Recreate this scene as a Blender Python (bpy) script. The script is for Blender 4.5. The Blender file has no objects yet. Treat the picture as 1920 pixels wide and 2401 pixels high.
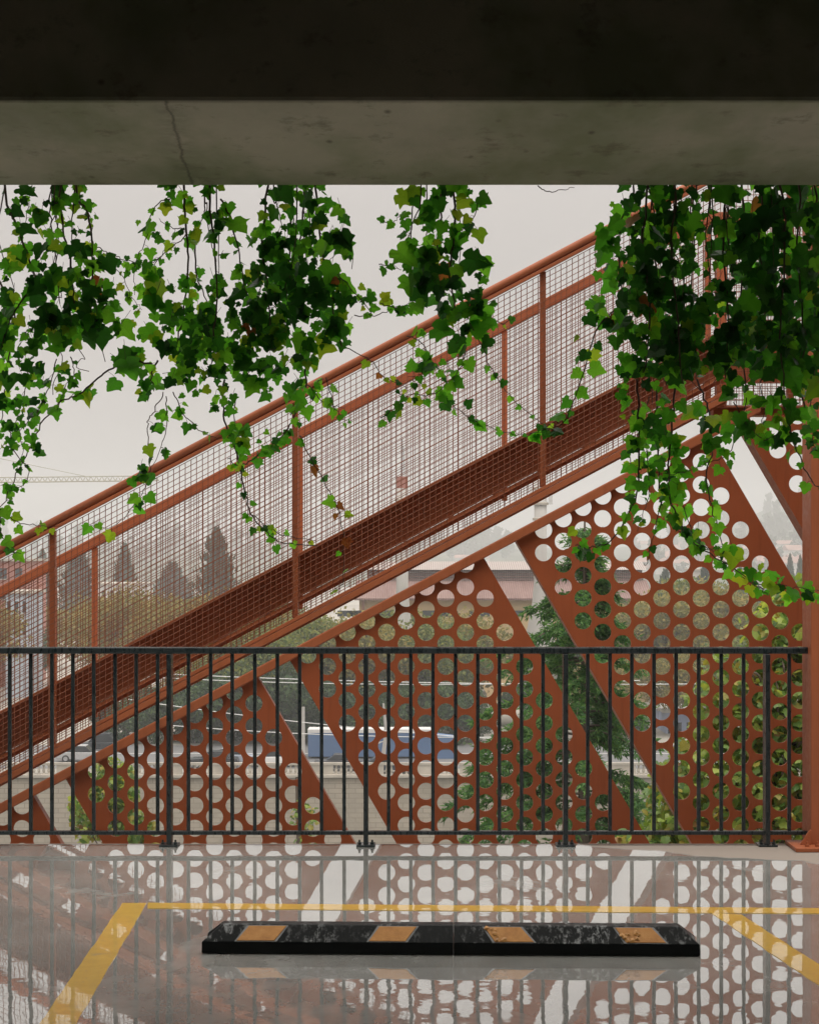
import bpy, bmesh, math, random
from mathutils import Vector, Matrix, noise as mnoise
R = math.radians
scene = bpy.context.scene
COL = scene.collection
rnd = random.Random(7)

# ------------------------------------------------------------------ camera
F, CX, HY, H = 4300.0, 960.0, 1300.0, 1.47      # focal length, centre and horizon in photo pixels, eye height
cam = bpy.data.cameras.new('camera')
cam.sensor_fit = 'HORIZONTAL'; cam.sensor_width = 36.0
cam.lens = 36.0 * F / 1920.0
cam.shift_y = (HY - 1200.5) / 1920.0
cam.clip_start = 0.1; cam.clip_end = 9000
camo = bpy.data.objects.new('camera', cam); COL.objects.link(camo)
camo.location = (0, 0, H); camo.rotation_euler = (R(90), 0, 0)
scene.camera = camo

# ------------------------------------------------------------------ sky, sun, exposure
SUN_EL, SUN_AZ = 66.0, 150.0                      # azimuth from +Y towards +X
world = bpy.data.worlds.new('World'); scene.world = world; world.use_nodes = True
wt = world.node_tree; wt.nodes.clear()
def wn(t, **k):
    n = wt.nodes.new(t)
    for a, b in k.items(): setattr(n, a, b)
    return n
sky = wn('ShaderNodeTexSky', sky_type='NISHITA', sun_disc=False, sun_elevation=R(SUN_EL), sun_rotation=R(SUN_AZ))
sky.air_density = 1.0; sky.dust_density = 4.0
hs = wn('ShaderNodeHueSaturation'); hs.inputs['Saturation'].default_value = 0.12
tc = wn('ShaderNodeTexCoord'); mp = wn('ShaderNodeMapping'); mp.inputs['Scale'].default_value = (1, 1, 3.0)
nz = wn('ShaderNodeTexNoise'); nz.inputs['Scale'].default_value = 2.6; nz.inputs['Detail'].default_value = 5; nz.inputs['Roughness'].default_value = .5
cr = wn('ShaderNodeValToRGB')
cr.color_ramp.elements[0].position = .25; cr.color_ramp.elements[0].color = (5.5, 5.12, 4.82, 1)
cr.color_ramp.elements[1].position = .75; cr.color_ramp.elements[1].color = (6.6, 6.15, 5.8, 1)
mx = wn('ShaderNodeMixRGB'); mx.inputs['Fac'].default_value = .9      # cloud deck over the clear sky
bg = wn('ShaderNodeBackground'); bg.inputs['Strength'].default_value = 0.10
out = wn('ShaderNodeOutputWorld')
L = wt.links.new
L(sky.outputs[0], hs.inputs['Color']); L(tc.outputs['Generated'], mp.inputs[0]); L(mp.outputs[0], nz.inputs['Vector'])
L(nz.outputs['Fac'], cr.inputs[0]); L(hs.outputs[0], mx.inputs[1]); L(cr.outputs[0], mx.inputs[2])
# an overcast sky is about three times brighter overhead than at the horizon
sxyz = wn('ShaderNodeSeparateXYZ'); L(tc.outputs['Generated'], sxyz.inputs[0])
mz = wn('ShaderNodeMath', operation='MAXIMUM'); L(sxyz.outputs['Z'], mz.inputs[0]); mz.inputs[1].default_value = 0
mq = wn('ShaderNodeMath', operation='POWER'); L(mz.outputs[0], mq.inputs[0]); mq.inputs[1].default_value = 1.8
ml = wn('ShaderNodeMath', operation='MULTIPLY_ADD'); L(mq.outputs[0], ml.inputs[0]); ml.inputs[1].default_value = 4.2; ml.inputs[2].default_value = .74
mv = wn('ShaderNodeMixRGB', blend_type='MULTIPLY'); mv.inputs['Fac'].default_value = 1; L(mx.outputs[0], mv.inputs[1]); L(ml.outputs[0], mv.inputs[2])
L(mv.outputs[0], bg.inputs['Color']); L(bg.outputs[0], out.inputs['Surface'])
sun = bpy.data.lights.new('sun', 'SUN'); sun.energy = 1.4; sun.angle = R(35); sun.color = (1, .95, .88)
suno = bpy.data.objects.new('sun', sun); COL.objects.link(suno)
sd = Vector((math.sin(R(SUN_AZ)) * math.cos(R(SUN_EL)), math.cos(R(SUN_AZ)) * math.cos(R(SUN_EL)), math.sin(R(SUN_EL))))
suno.rotation_euler = sd.to_track_quat('Z', 'Y').to_euler(); suno.location = (0, 30, 40)
vs = scene.view_settings
vs.view_transform = 'Standard'; vs.look = 'None'; vs.gamma = 1; vs.use_curve_mapping = False; vs.exposure = 0.0
cy = scene.cycles
cy.use_denoising = True
cy.max_bounces = 8; cy.diffuse_bounces = 4; cy.glossy_bounces = 4; cy.transmission_bounces = 4; cy.volume_bounces = 1
cy.sample_clamp_indirect = 6

# ------------------------------------------------------------------ helpers
def W(px, py, d):                                  # photo pixel at depth d -> world
    return Vector(((px - CX) * d / F, d, H - (py - HY) * d / F))
def GZ(px, py, z=0.0):                             # photo pixel on the level z
    d = (H - z) * F / (py - HY)
    return Vector(((px - CX) * d / F, d, z))
WL = {}
class MB:
    def __init__(s): s.v = []; s.f = []; s.m = []
    def add(s, vs, fs, m=0):
        o = len(s.v); s.v.extend([tuple(v) for v in vs]); s.f.extend([tuple(i + o for i in f) for f in fs]); s.m.extend([m] * len(fs))
    def prism(s, pts, off, m=0):
        n = len(pts); off = Vector(off)
        a = [Vector(p) for p in pts]; b = [p + off for p in a]
        s.add(a + b, [tuple(range(n)), tuple(range(2 * n - 1, n - 1, -1))] + [(i, i + n, (i + 1) % n + n, (i + 1) % n) for i in range(n)], m)
    def box(s, x0, x1, y0, y1, z0, z1, m=0):
        s.prism([(x0, y0, z0), (x1, y0, z0), (x1, y0, z1), (x0, y0, z1)], (0, y1 - y0, 0), m)
    def tube(s, pts, rad, n=6, m=0, cap=True):
        pts = [Vector(p) for p in pts]; N = len(pts)
        if not hasattr(rad, '__len__'): rad = [rad] * N
        vs = []; prev = None
        for i in range(N):
            t = (pts[min(i + 1, N - 1)] - pts[max(i - 1, 0)])
            t = t.normalized() if t.length > 1e-9 else Vector((0, 0, 1))
            if prev is None:
                prev = t.cross(Vector((0, 1, 0)) if abs(t.y) < .9 else Vector((1, 0, 0))).normalized()
            prev = (prev - t * prev.dot(t)).normalized(); b = t.cross(prev)
            for k in range(n):
                a = 2 * math.pi * k / n
                vs.append(pts[i] + (prev * math.cos(a) + b * math.sin(a)) * rad[i])
        fs = [(i * n + k, i * n + (k + 1) % n, (i + 1) * n + (k + 1) % n, (i + 1) * n + k) for i in range(N - 1) for k in range(n)]
        if cap: fs += [tuple(range(n - 1, -1, -1)), tuple(range((N - 1) * n, N * n))]
        s.add(vs, fs, m)
    def lathe(s, prof, c, n=16, m=0):              # (r, z) profile about a vertical axis
        vs = [(c[0] + r * math.cos(2 * math.pi * k / n), c[1] + r * math.sin(2 * math.pi * k / n), c[2] + z) for r, z in prof for k in range(n)]
        N = len(prof)
        s.add(vs, [(i * n + k, i * n + (k + 1) % n, (i + 1) * n + (k + 1) % n, (i + 1) * n + k) for i in range(N - 1) for k in range(n)]
              + [tuple(range(n - 1, -1, -1)), tuple(range((N - 1) * n, N * n))], m)
    def build(s, name, mats, parent=None, smooth=False, bevel=0, recalc=True):
        me = bpy.data.meshes.new(name)
        off = WL.get(parent.name, Vector()) if parent else Vector()
        me.from_pydata([(v[0] - off.x, v[1] - off.y, v[2] - off.z) for v in s.v], [], s.f)
        for m in (mats if isinstance(mats, (list, tuple)) else [mats]): me.materials.append(m)
        me.polygons.foreach_set('material_index', s.m)
        if smooth: me.polygons.foreach_set('use_smooth', [True] * len(s.f))
        if recalc:
            bm = bmesh.new(); bm.from_mesh(me); bmesh.ops.recalc_face_normals(bm, faces=bm.faces); bm.to_mesh(me); bm.free()
        me.update()
        return link(name, me, parent, bevel)
def link(name, me, parent=None, bevel=0):
    o = bpy.data.objects.new(name, me); COL.objects.link(o)
    if parent:
        o.parent = parent; WL[o.name] = WL.get(parent.name, Vector())
    if bevel:
        b = o.modifiers.new('bevel', 'BEVEL'); b.width = bevel; b.segments = 2; b.limit_method = 'ANGLE'; b.angle_limit = R(40)
    return o
def tag(o, label=None, cat=None, group=None, kind=None):
    if label: o['label'] = label
    if cat: o['category'] = cat
    if group: o['group'] = group
    if kind: o['kind'] = kind
    return o
def thing(name, loc, label, cat, group=None):
    o = bpy.data.objects.new(name, None); COL.objects.link(o); o.location = loc; WL[o.name] = Vector(loc)
    o.empty_display_size = .2
    return tag(o, label, cat, group)
def dup(root, loc, rz=0, sc=1.0, label=None, group=None):
    r = root.copy(); COL.objects.link(r); r.location = loc; r.rotation_euler = (0, 0, rz)
    r.scale = sc if hasattr(sc, '__len__') else (sc, sc, sc)
    if label: r['label'] = label
    if group: r['group'] = group
    for ch in list(root.children):
        c = ch.copy(); COL.objects.link(c); c.parent = r
        for g in ch.children:
            d = g.copy(); COL.objects.link(d); d.parent = c
    return r

# ------------------------------------------------------------------ materials
class NT:
    def __init__(s, name):
        s.mat = bpy.data.materials.new(name); s.mat.use_nodes = True
        s.t = s.mat.node_tree; s.bsdf = s.t.nodes['Principled BSDF']; s.out = s.t.nodes['Material Output']
        s._co = None
    def n(s, t, **k):
        x = s.t.nodes.new(t)
        for a, b in k.items(): setattr(x, a, b)
        return x
    def l(s, a, b): s.t.links.new(a, b)
    def co(s, scale=(1, 1, 1), world=True):
        if world: a = s.n('ShaderNodeNewGeometry').outputs['Position']
        else: a = s.n('ShaderNodeTexCoord').outputs['Object']
        m = s.n('ShaderNodeMapping'); m.inputs['Scale'].default_value = scale
        s.l(a, m.inputs[0]); return m.outputs[0]
    def noise(s, scale, detail=4, rough=.55, vec=(1, 1, 1), dist=0, world=True):
        x = s.n('ShaderNodeTexNoise'); x.inputs['Scale'].default_value = scale; x.inputs['Detail'].default_value = detail
        x.inputs['Roughness'].default_value = rough; x.inputs['Distortion'].default_value = dist
        s.l(s.co(vec, world), x.inputs['Vector']); return x.outputs['Fac']
    def ramp(s, fac, stops):
        x = s.n('ShaderNodeValToRGB'); e = x.color_ramp.elements
        while len(e) < len(stops): e.new(.5)
        for i, (p, c) in enumerate(stops):
            e[i].position = p; e[i].color = (c[0], c[1], c[2], 1) if hasattr(c, '__len__') else (c, c, c, 1)
        s.l(fac, x.inputs[0]); return x.outputs[0]
    def mix(s, fac, a, b, mode='MIX'):
        x = s.n('ShaderNodeMixRGB', blend_type=mode)
        for i, v in ((0, fac), (1, a), (2, b)):
            if hasattr(v, 'is_linked') or hasattr(v, 'links'): s.l(v, x.inputs[i])
            elif hasattr(v, '__len__'): x.inputs[i].default_value = (v[0], v[1], v[2], 1)
            else: x.inputs[i].default_value = v if i == 0 else (v, v, v, 1)
        return x.outputs[0]
    def math(s, op, a, b=0.0, clamp=False):
        x = s.n('ShaderNodeMath', operation=op, use_clamp=clamp)
        for i, v in ((0, a), (1, b)):
            if hasattr(v, 'links'): s.l(v, x.inputs[i])
            else: x.inputs[i].default_value = v
        return x.outputs[0]
    def bump(s, h, strength=.3, dist=.01, inp='Normal'):
        b = s.n('ShaderNodeBump'); b.inputs['Strength'].default_value = strength; b.inputs['Distance'].default_value = dist
        s.l(h, b.inputs['Height']); s.l(b.outputs[0], s.bsdf.inputs[inp]); return b
    def set(s, **k):
        for a, v in k.items():
            i = s.bsdf.inputs[a.replace('_', ' ')]
            if hasattr(v, 'links'): s.l(v, i)
            elif hasattr(v, '__len__'): i.default_value = (v[0], v[1], v[2], 1)
            else: i.default_value = v
        return s
def simple(name, c, rough=.6, var=.15, scale=6, bump=0, bscale=40, vec=(1, 1, 1), spec=.5, world=True, metal=0):
    m = NT(name); f = m.noise(scale, 5, .6, vec, world=world)
    lo = tuple(x * (1 - var) for x in c); hi = tuple(min(1, x * (1 + var)) for x in c)
    m.set(Base_Color=m.ramp(f, [(.3, lo), (.7, hi)]), Roughness=m.ramp(f, [(.2, max(0, rough - .08)), (.8, min(1, rough + .08))]), Specular_IOR_Level=spec, Metallic=metal)
    if bump: m.bump(m.noise(bscale, 4, .6, vec, world=world), bump, .004)
    return m.mat
def leafmat(name, stops, trans, tfac=.5, scale=3.0, rough=.45, spec=.4):
    m = NT(name); f = m.noise(scale, 3, .6)
    isl = m.n('ShaderNodeNewGeometry').outputs['Random Per Island']      # every leaf a little different
    f = m.math('ADD', m.math('MULTIPLY', f, .45), m.math('ADD', m.math('MULTIPLY', isl, .5), .03))
    colr = m.ramp(f, stops)
    m.set(Base_Color=colr, Roughness=rough, Specular_IOR_Level=spec)
    t = m.n('ShaderNodeBsdfTranslucent'); m.l(m.mix(1.0, colr, trans, 'MULTIPLY'), t.inputs[0])
    ms = m.n('ShaderNodeMixShader'); ms.inputs[0].default_value = tfac
    m.l(m.bsdf.outputs[0], ms.inputs[1]); m.l(t.outputs[0], ms.inputs[2]); m.l(ms.outputs[0], m.out.inputs['Surface'])
    return m.mat

def paint_red(name, c, streak=True):
    m = NT(name)
    f = m.noise(1.6, 5, .6); g = m.noise(30, 4, .6); st = m.noise(5, 4, .6, (6, 6, .5))
    base = m.ramp(f, [(.25, tuple(x * .86 for x in c)), (.75, tuple(x * 1.12 for x in c))])
    base = m.mix(m.ramp(st, [(.52, 0), (.74, .5)]), base, tuple(x * .66 for x in c))
    sp = m.ramp(m.noise(160, 2, .5), [(.72, 0), (.78, .35)])
    base = m.mix(sp, base, (.5, .36, .3))
    m.set(Base_Color=base, Roughness=m.ramp(g, [(.3, .34), (.7, .55)]), Specular_IOR_Level=.3)
    m.bump(m.noise(55, 4, .6), .12, .003)
    return m.mat
RED = paint_red('red_oxide_paint', (.34, .102, .042))
REDP = paint_red('red_oxide_plate', (.29, .074, .027))
WIRE = simple('red_oxide_wire', (.20, .072, .038), .5, .2, 20, spec=.2)

m = NT('black_rail_paint')
f = m.noise(40, 4, .6); dr = m.noise(60, 3, .6, (1, 1, .25))
m.set(Base_Color=m.ramp(f, [(.3, (.010, .015, .016)), (.75, (.020, .028, .030))]), Roughness=m.ramp(dr, [(.35, .18), (.7, .5)]), Specular_IOR_Level=.5)
m.bump(dr, .25, .002); BLACK = m.mat

m = NT('black_rubber')
sc1 = m.noise(46, 6, .8, (1, .55, .55)); sc2 = m.noise(4, 3, .5)
chalk = m.math('MULTIPLY', m.ramp(sc1, [(.52, 0), (.62, 1)]), m.ramp(sc2, [(.42, .05), (.62, .85)]))
geo = m.n('ShaderNodeNewGeometry'); sx = m.n('ShaderNodeSeparateXYZ'); m.l(geo.outputs['Normal'], sx.inputs[0])
chalk = m.math('MULTIPLY', chalk, m.ramp(sx.outputs['Z'], [(.25, 0), (.5, 1)]))     # scuffs only on the faces tyres climb
m.set(Base_Color=m.mix(chalk, (.006, .008, .008), (.36, .38, .38)), Roughness=m.ramp(sc1, [(.4, .3), (.7, .6)]), Specular_IOR_Level=.14)
m.bump(m.noise(90, 4, .6, (1, .3, .3)), .5, .002); RUBBER = m.mat
m = NT('worn_yellow_patch')
f = m.noise(22, 5, .7)
m.set(Base_Color=m.ramp(f, [(.3, (.42, .17, .03)), (.55, (.55, .25, .05)), (.8, (.62, .32, .09))]), Roughness=.55)
m.bump(m.noise(45, 5, .7), .5, .003); PATCH = m.mat
TORN = simple('torn_yellow_patch', (.52, .25, .06), .5, .25, 40, .6, 60)
STEELG = simple('bare_grey_edge', (.22, .23, .23), .35, .2, 30)

# wet concrete floor: a rain film lies on it except along the dry strip at the right-hand edge
m = NT('wet_concrete_floor')
a = m.noise(.9, 6, .62, (1, .7, 1), dist=.4); b = m.noise(7, 6, .65, (1, .6, 1)); c = m.noise(55, 3, .5)
col = m.ramp(a, [(.28, (.20, .215, .20)), (.5, (.35, .36, .335)), (.72, (.47, .472, .436))])
col = m.mix(m.ramp(b, [(.35, .55), (.65, 0)]), col, (.19, .192, .176))
vein = m.ramp(m.noise(2.2, 5, .6, (1, .35, 1), dist=2.2), [(.46, 0), (.5, .18), (.54, 0)])
col = m.mix(vein, col, (.25, .18, .14))
col = m.mix(m.ramp(c, [(.4, .18), (.6, 0)]), col, (.34, .30, .26))
geo = m.n('ShaderNodeNewGeometry'); sx = m.n('ShaderNodeSeparateXYZ'); m.l(geo.outputs['Position'], sx.inputs[0])
X, Y = sx.outputs['X'], sx.outputs['Y']
wob = m.math('MULTIPLY', m.math('SUBTRACT', m.noise(1.5, 4, .6), .5), .35)
edge = m.math('ADD', m.math('ADD', m.math('MULTIPLY', m.math('MAXIMUM', m.math('SUBTRACT', X, .75), 0.0), .50), m.math('SUBTRACT', Y, 9.235)), m.math('MULTIPLY', wob, m.math('MINIMUM', m.math('MAXIMUM', X, .12), 1.0)))
dry = m.ramp(m.math('MULTIPLY', edge, 9.0), [(.25, 0), (.62, 1)])
inside = m.ramp(m.math('MULTIPLY', m.math('SUBTRACT', 5.0, Y), .5), [(.0, 0), (1, .75)])  # damp only under the roof
damp = m.ramp(m.noise(1.9, 4, .6, (1, .75, 1), dist=.6), [(.60, 0), (.74, .45)])             # patches where the film has drained away
film = m.math('SUBTRACT', 1.0, m.math('MAXIMUM', m.math('MAXIMUM', dry, inside), damp), clamp=True)
col = m.mix(m.ramp(m.noise(38, 2, .5), [(.70, 0), (.74, .5)]), col, (.33, .30, .27))
col = m.mix(dry, col, (.27, .235, .20))
m.set(Base_Color=col, Roughness=.75, Specular_IOR_Level=.3)
gl = m.n('ShaderNodeBsdfGlossy'); gl.inputs['Color'].default_value = (1, 1, 1, 1)          # the rain film
m.l(m.ramp(m.noise(2.4, 4, .55, (1, .6, 1)), [(.35, .0), (.58, .008), (.75, .06)]), gl.inputs['Roughness'])
fr_ = m.n('ShaderNodeFresnel'); fr_.inputs['IOR'].default_value = 1.6
fac = m.math('MULTIPLY', m.math('POWER', fr_.outputs[0], .56), film)
msx = m.n('ShaderNodeMixShader'); m.l(fac, msx.inputs[0]); m.l(m.bsdf.outputs[0], msx.inputs[1]); m.l(gl.outputs[0], msx.inputs[2]); m.l(msx.outputs[0], m.out.inputs['Surface'])
calm = m.ramp(m.noise(1.3, 4, .6, (1, .8, 1)), [(.36, .12), (.50, .55), (.60, 1.1)])
rip = m.math('MULTIPLY', m.math('ADD', m.noise(4.2, 2, .5), m.math('MULTIPLY', m.noise(17, 3, .6), .15)), calm)
bp = m.n('ShaderNodeBump'); bp.inputs['Strength'].default_value = 1; bp.inputs['Distance'].default_value = .0007; m.l(rip, bp.inputs['Height']); m.l(bp.outputs[0], gl.inputs['Normal'])
m.bump(c, .2, .002); FLOOR = m.mat
m = NT('yellow_road_paint')
f = m.noise(14, 6, .7); g = m.noise(90, 3, .6)
ycol = m.ramp(f, [(.25, (.50, .30, .028)), (.7, (.63, .40, .045))])
ycol = m.mix(m.ramp(g, [(.58, 0), (.70, .7)]), ycol, (.30, .25, .14))
ycol = m.mix(m.ramp(m.noise(5, 6, .75), [(.60, 0), (.68, .6)]), ycol, (.26, .22, .15))
m.set(Base_Color=ycol, Roughness=.6, Coat_Weight=.95, Coat_Roughness=.01, Coat_IOR=1.8)
rip = m.math('ADD', m.math('MULTIPLY', m.noise(5.5, 2, .5), 1.0), m.math('MULTIPLY', m.noise(20, 3, .6), .16))
m.bump(rip, 1.0, .0005, 'Coat Normal'); YEL = m.mat

m = NT('board_marked_concrete')
a = m.noise(1.5, 6, .65, (1, .5, 1)); b = m.noise(1.7, 5, .6, (1, .4, 1)); c = m.noise(11, 6, .75, (.7, .5, 1))
col = m.ramp(a, [(.28, (.34, .325, .245)), (.5, (.47, .44, .335)), (.74, (.58, .535, .42))])
col = m.mix(m.ramp(b, [(.44, 0), (.60, .85)]), col, (.26, .285, .165))            # green-grey damp bloom
col = m.mix(m.ramp(c, [(.56, 0), (.70, .7)]), col, (.17, .15, .105))
vor = m.n('ShaderNodeTexVoronoi'); vor.inputs['Scale'].default_value = 7; m.l(m.co((.8, .35, 1)), vor.inputs['Vector'])
col = m.mix(m.ramp(vor.outputs['Distance'], [(.02, .75), (.07, 0)]), col, (.12, .10, .075))
geo = m.n('ShaderNodeNewGeometry'); sx = m.n('ShaderNodeSeparateXYZ'); m.l(geo.outputs['Position'], sx.inputs[0])
cx = m.math('ADD', m.math('ADD', sx.outputs['X'], .605 - .0), m.math('MULTIPLY', m.math('SUBTRACT', sx.outputs['Y'], 4.56), .055))
cx = m.math('ADD', cx, m.math('MULTIPLY', m.math('SUBTRACT', m.noise(6, 5, .7), .5), .045))
cr_ = m.ramp(m.math('ABSOLUTE', cx), [(.002, .8), (.0065, 0)])
halo = m.math('MULTIPLY', m.ramp(m.math('ABSOLUTE', cx), [(.0, .45), (.06, 0)]), m.ramp(m.noise(8, 4, .7), [(.4, 0), (.6, 1)]))
sn = m.n('ShaderNodeSeparateXYZ'); m.l(geo.outputs['Normal'], sn.inputs[0])
under = m.ramp(m.math('MULTIPLY', sn.outputs['Z'], -1.0), [(.4, 0), (.6, 1)])                 # the crack shows on the underside only
col = m.mix(m.math('MULTIPLY', m.math('MAXIMUM', cr_, halo), m.math('MULTIPLY', under, .85)), col, (.07, .065, .05))
m.set(Base_Color=col, Roughness=.85, Specular_IOR_Level=.25)
m.bump(m.mix(.5, c, m.noise(40, 5, .7, (.6, .4, 1))), .5, .006); BEAM = m.mat
CONC = simple('rough_dark_concrete', (.20, .185, .15), .9, .25, 2.5, .5, 25)

# ------------------------------------------------------------------ car park shell
BY0, BY1, BZ = 4.56, 5.60, 2.597                   # beam near face, far face, underside
EDGE = 9.31
s = MB(); s.box(-12, 12, -9, EDGE, -.42, 0)
tag(s.build('parking_floor', FLOOR), 'wet concrete parking deck', None, None, 'structure')
s = MB(); s.box(-12, 12, -9, BY1, 3.3, 3.62); tag(s.build('ceiling_slab', CONC), 'dark concrete ceiling', None, None, 'structure')
s = MB(); s.box(-12, 12, BY0, BY1, BZ, 3.296)
o = s.build('concrete_beam', BEAM, bevel=.012)
tag(o, 'wide dark concrete beam spanning the top of the opening', 'beam')
s = MB(); s.box(-12, 12, 5.2, BY1, 3.624, 4.6); tag(s.build('parapet_wall', CONC), 'concrete parapet above the beam that the ivy spills over', 'parapet')
s = MB(); s.prism([(-12, 5.604, 3.0), (-12, 6.1, 3.0), (-12, 6.1, 3.9), (-12, 6.04, 3.9), (-12, 6.04, 3.06), (-12, 5.604, 3.06)], (24, 0, 0))  # overhanging trough, added out of view to keep overhead sky light off the ivy
s.prism([(-12, 5.606, 3.062), (-12, 6.038, 3.062), (-12, 6.038, 3.8), (-12, 5.606, 3.8)], (24, 0, 0)); tag(s.build('shading_trough', CONC), 'unseen concrete planter trough added above the beam to shade the ivy hanging from it', 'planter')
for nm, b, lb in (('back_wall', (-12, 12, -9.3, -9.004, -.4, 3.296), 'dark concrete wall closing the car park behind the viewer'),
                  ('side_wall', (-12.3, -12.004, -9, BY1, -.4, 3.296), 'dark concrete wall at the left of the car park'),
                  ('side_wall', (12.004, 12.3, -9, BY1, -.4, 3.296), 'dark concrete wall at the right of the car park')):
    s = MB(); s.box(*b); tag(s.build(nm, CONC), lb, 'wall', None, 'structure')

# ------------------------------------------------------------------ yellow bay lines
def floor_line(name, quad, label):
    s = MB(); n = 40; lo = [[], []]
    for i in range(n + 1):
        t = i / n
        a = Vector(quad[0]).lerp(Vector(quad[3]), t); b = Vector(quad[1]).lerp(Vector(quad[2]), t); w = (b - a).normalized()
        lo[0].append(a + w * rnd.uniform(-.002, .003)); lo[1].append(b + w * rnd.uniform(-.003, .002))
    vs = lo[0] + lo[1]
    lw = [Vector((v.x, v.y, -.002)) for v in vs]; k = 2 * (n + 1)
    s.add(vs + lw, [(i, i + 1, n + 2 + i, n + 1 + i) for i in range(n)] + [(i + k, i + 1 + k, i + 1, i) for i in range(n)] + [(n + 1 + i, n + 2 + i, n + 2 + i + k, n + 1 + i + k) for i in range(n)]
          + [(0, n + 1, n + 1 + k, k), (n, n + k, 2 * n + 1 + k, 2 * n + 1)])
    tag(s.build(name, YEL), label, 'painted line')
zl = .002
floor_line('bay_line', (GZ(287, 2118, zl), GZ(345, 2118, zl), Vector((-1.01, 4.7, zl)), Vector((-1.13, 4.7, zl))), 'yellow painted line running towards the viewer left of the wheel stop')
floor_line('bay_line', (GZ(346, 2117.5, zl), GZ(346, 2130.5, zl), GZ(2060, 2144.5, zl), GZ(2060, 2131, zl)), 'thin yellow painted line crossing the floor behind the wheel stop')
a, b = GZ(1667, 2141, zl), GZ(1738, 2145, zl); c, d = GZ(1920, 2262, zl), GZ(1920, 2312, zl)
floor_line('bay_line', (a, b, b + (c - b) * 2.2, a + (d - a) * 1.7), 'slanting yellow painted line at the right of the wheel stop')

# ------------------------------------------------------------------ rubber wheel stop
LX = 1.826; wsr = thing('wheel_stop', (.148, 6.715, 0), 'black rubber wheel stop with four worn orange patches lying on the wet floor', 'wheel stop')
x0, x1 = -LX / 2, LX / 2
prof = [(0, 0.003), (0, .045), (.05, .098), (.055, .101), (.107, .101), (.112, .098), (.16, .045), (.16, 0.003)]
ins = [0, 0, .066, .069, .069, .066, 0, 0]
s = MB(); n = len(prof)
off = Vector((.148, 6.715, 0))
for xa, xb, ia, ib in ((x0, .0125, 1, 0), (.0135, x1, 0, 1)):
    va = [Vector((xa + ia * ins[i], y, z)) + off for i, (y, z) in enumerate(prof)]
    vb = [Vector((xb - ib * ins[i], y, z)) + off for i, (y, z) in enumerate(prof)]
    s.add(va + vb, [tuple(range(n)), tuple(range(2 * n - 1, n - 1, -1))] + [(i, i + n, (i + 1) % n + n, (i + 1) % n) for i in range(n)])
s.build('body', RUBBER, wsr, bevel=.003)
nrm = Vector((0, -.053, .05)).normalized()
def slope_pt(px, t, lift):                         # t = 0 lower edge, 1 upper edge of the front slope
    y, z = .05 * t, .045 + .053 * t
    d = 6.715 + y
    return Vector(((px - CX) * d / F, 6.715 + y, z)) + nrm * lift
for k, (b0, b1, t0, t1) in enumerate(((553, 642, 582, 670), (864, 950, 889, 976), (1160, 1252, 1134, 1219), (1467, 1560, 1440, 1525))):
    def q(g, lift, lo=.07, hi=.93):
        return [slope_pt(b0 - g, lo, lift), slope_pt(b1 + g, lo, lift), slope_pt(t1 + g, hi, lift), slope_pt(t0 - g, hi, lift)]
    s = MB(); s.prism(q(0, .0035), -nrm * .006)
    p = s.build('reflective_patch', PATCH, wsr, bevel=.0015)
    s = MB(); s.prism(q(5, .0012, .03, .97), -nrm * .004); s.build('patch_rim', STEELG, p)
    if k > 1:
        s = MB()
        for j in range(9 if k == 2 else 14):
            u, v = rnd.uniform(.02, .5), rnd.uniform(.05, .95)
            u = u * (.6 if k == 2 else 1)
            c0 = slope_pt((b0 + (b1 - b0) * u) * (1 - v) + (t0 + (t1 - t0) * u) * v, .07 + .86 * v, .004)
            rr = rnd.uniform(.005, .013); pts = []
            for i in range(7):
                an = i * 6.283 / 7; r2 = rr * rnd.uniform(.5, 1.2)
                pts.append(c0 + Vector((math.cos(an) * r2, 0, 0)) + Vector((0, .05, .053)).normalized() * math.sin(an) * r2 + nrm * rnd.uniform(0, .003))
            s.add(pts + [c0 + nrm * .004], [(i, (i + 1) % 7, 7) for i in range(7)])
        s.build('torn_flakes', TORN, p)
wsr.rotation_euler = (0, 0, -.0274)

# ------------------------------------------------------------------ black railing
RD = 9.25
rl = thing('metal_railing', (0, RD, 0), 'black metal railing with square balusters along the deck edge', 'railing')
xl, xr = -4.6, (1897 - CX) * RD / F
ztop = H - (1517.5 - HY) * RD / F; zb0 = H - (1957.5 - HY) * RD / F
s = MB(); s.box(xl, xr, RD - .026, RD + .026, ztop - .033, ztop); s.build('handrail', BLACK, rl, bevel=.006)
s = MB(); s.box(xl, xr, RD - .018, RD + .018, zb0, zb0 + .019); s.build('bottom_rail', BLACK, rl, bevel=.003)
bal = [23.1, 72.4, 122, 171, 220, 270, 319.6, 369.7, 442, 494, 544.6, 597.5, 650.4, 702.7, 754, 807, 911, 963, 1015, 1068, 1120, 1170.7, 1222.5, 1273,
       1377.6, 1430, 1481, 1533, 1584.8, 1637.7, 1690.6, 1743, 1850]
bal += [-26 - 50 * k for k in range(20)]
for px in bal:
    X_ = (px - CX) * RD / F
    s = MB(); s.box(X_ - .009, X_ + .009, RD - .009, RD + .009, zb0 + .0195, ztop - .0335); s.build('baluster', BLACK, rl, bevel=.002)
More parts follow.
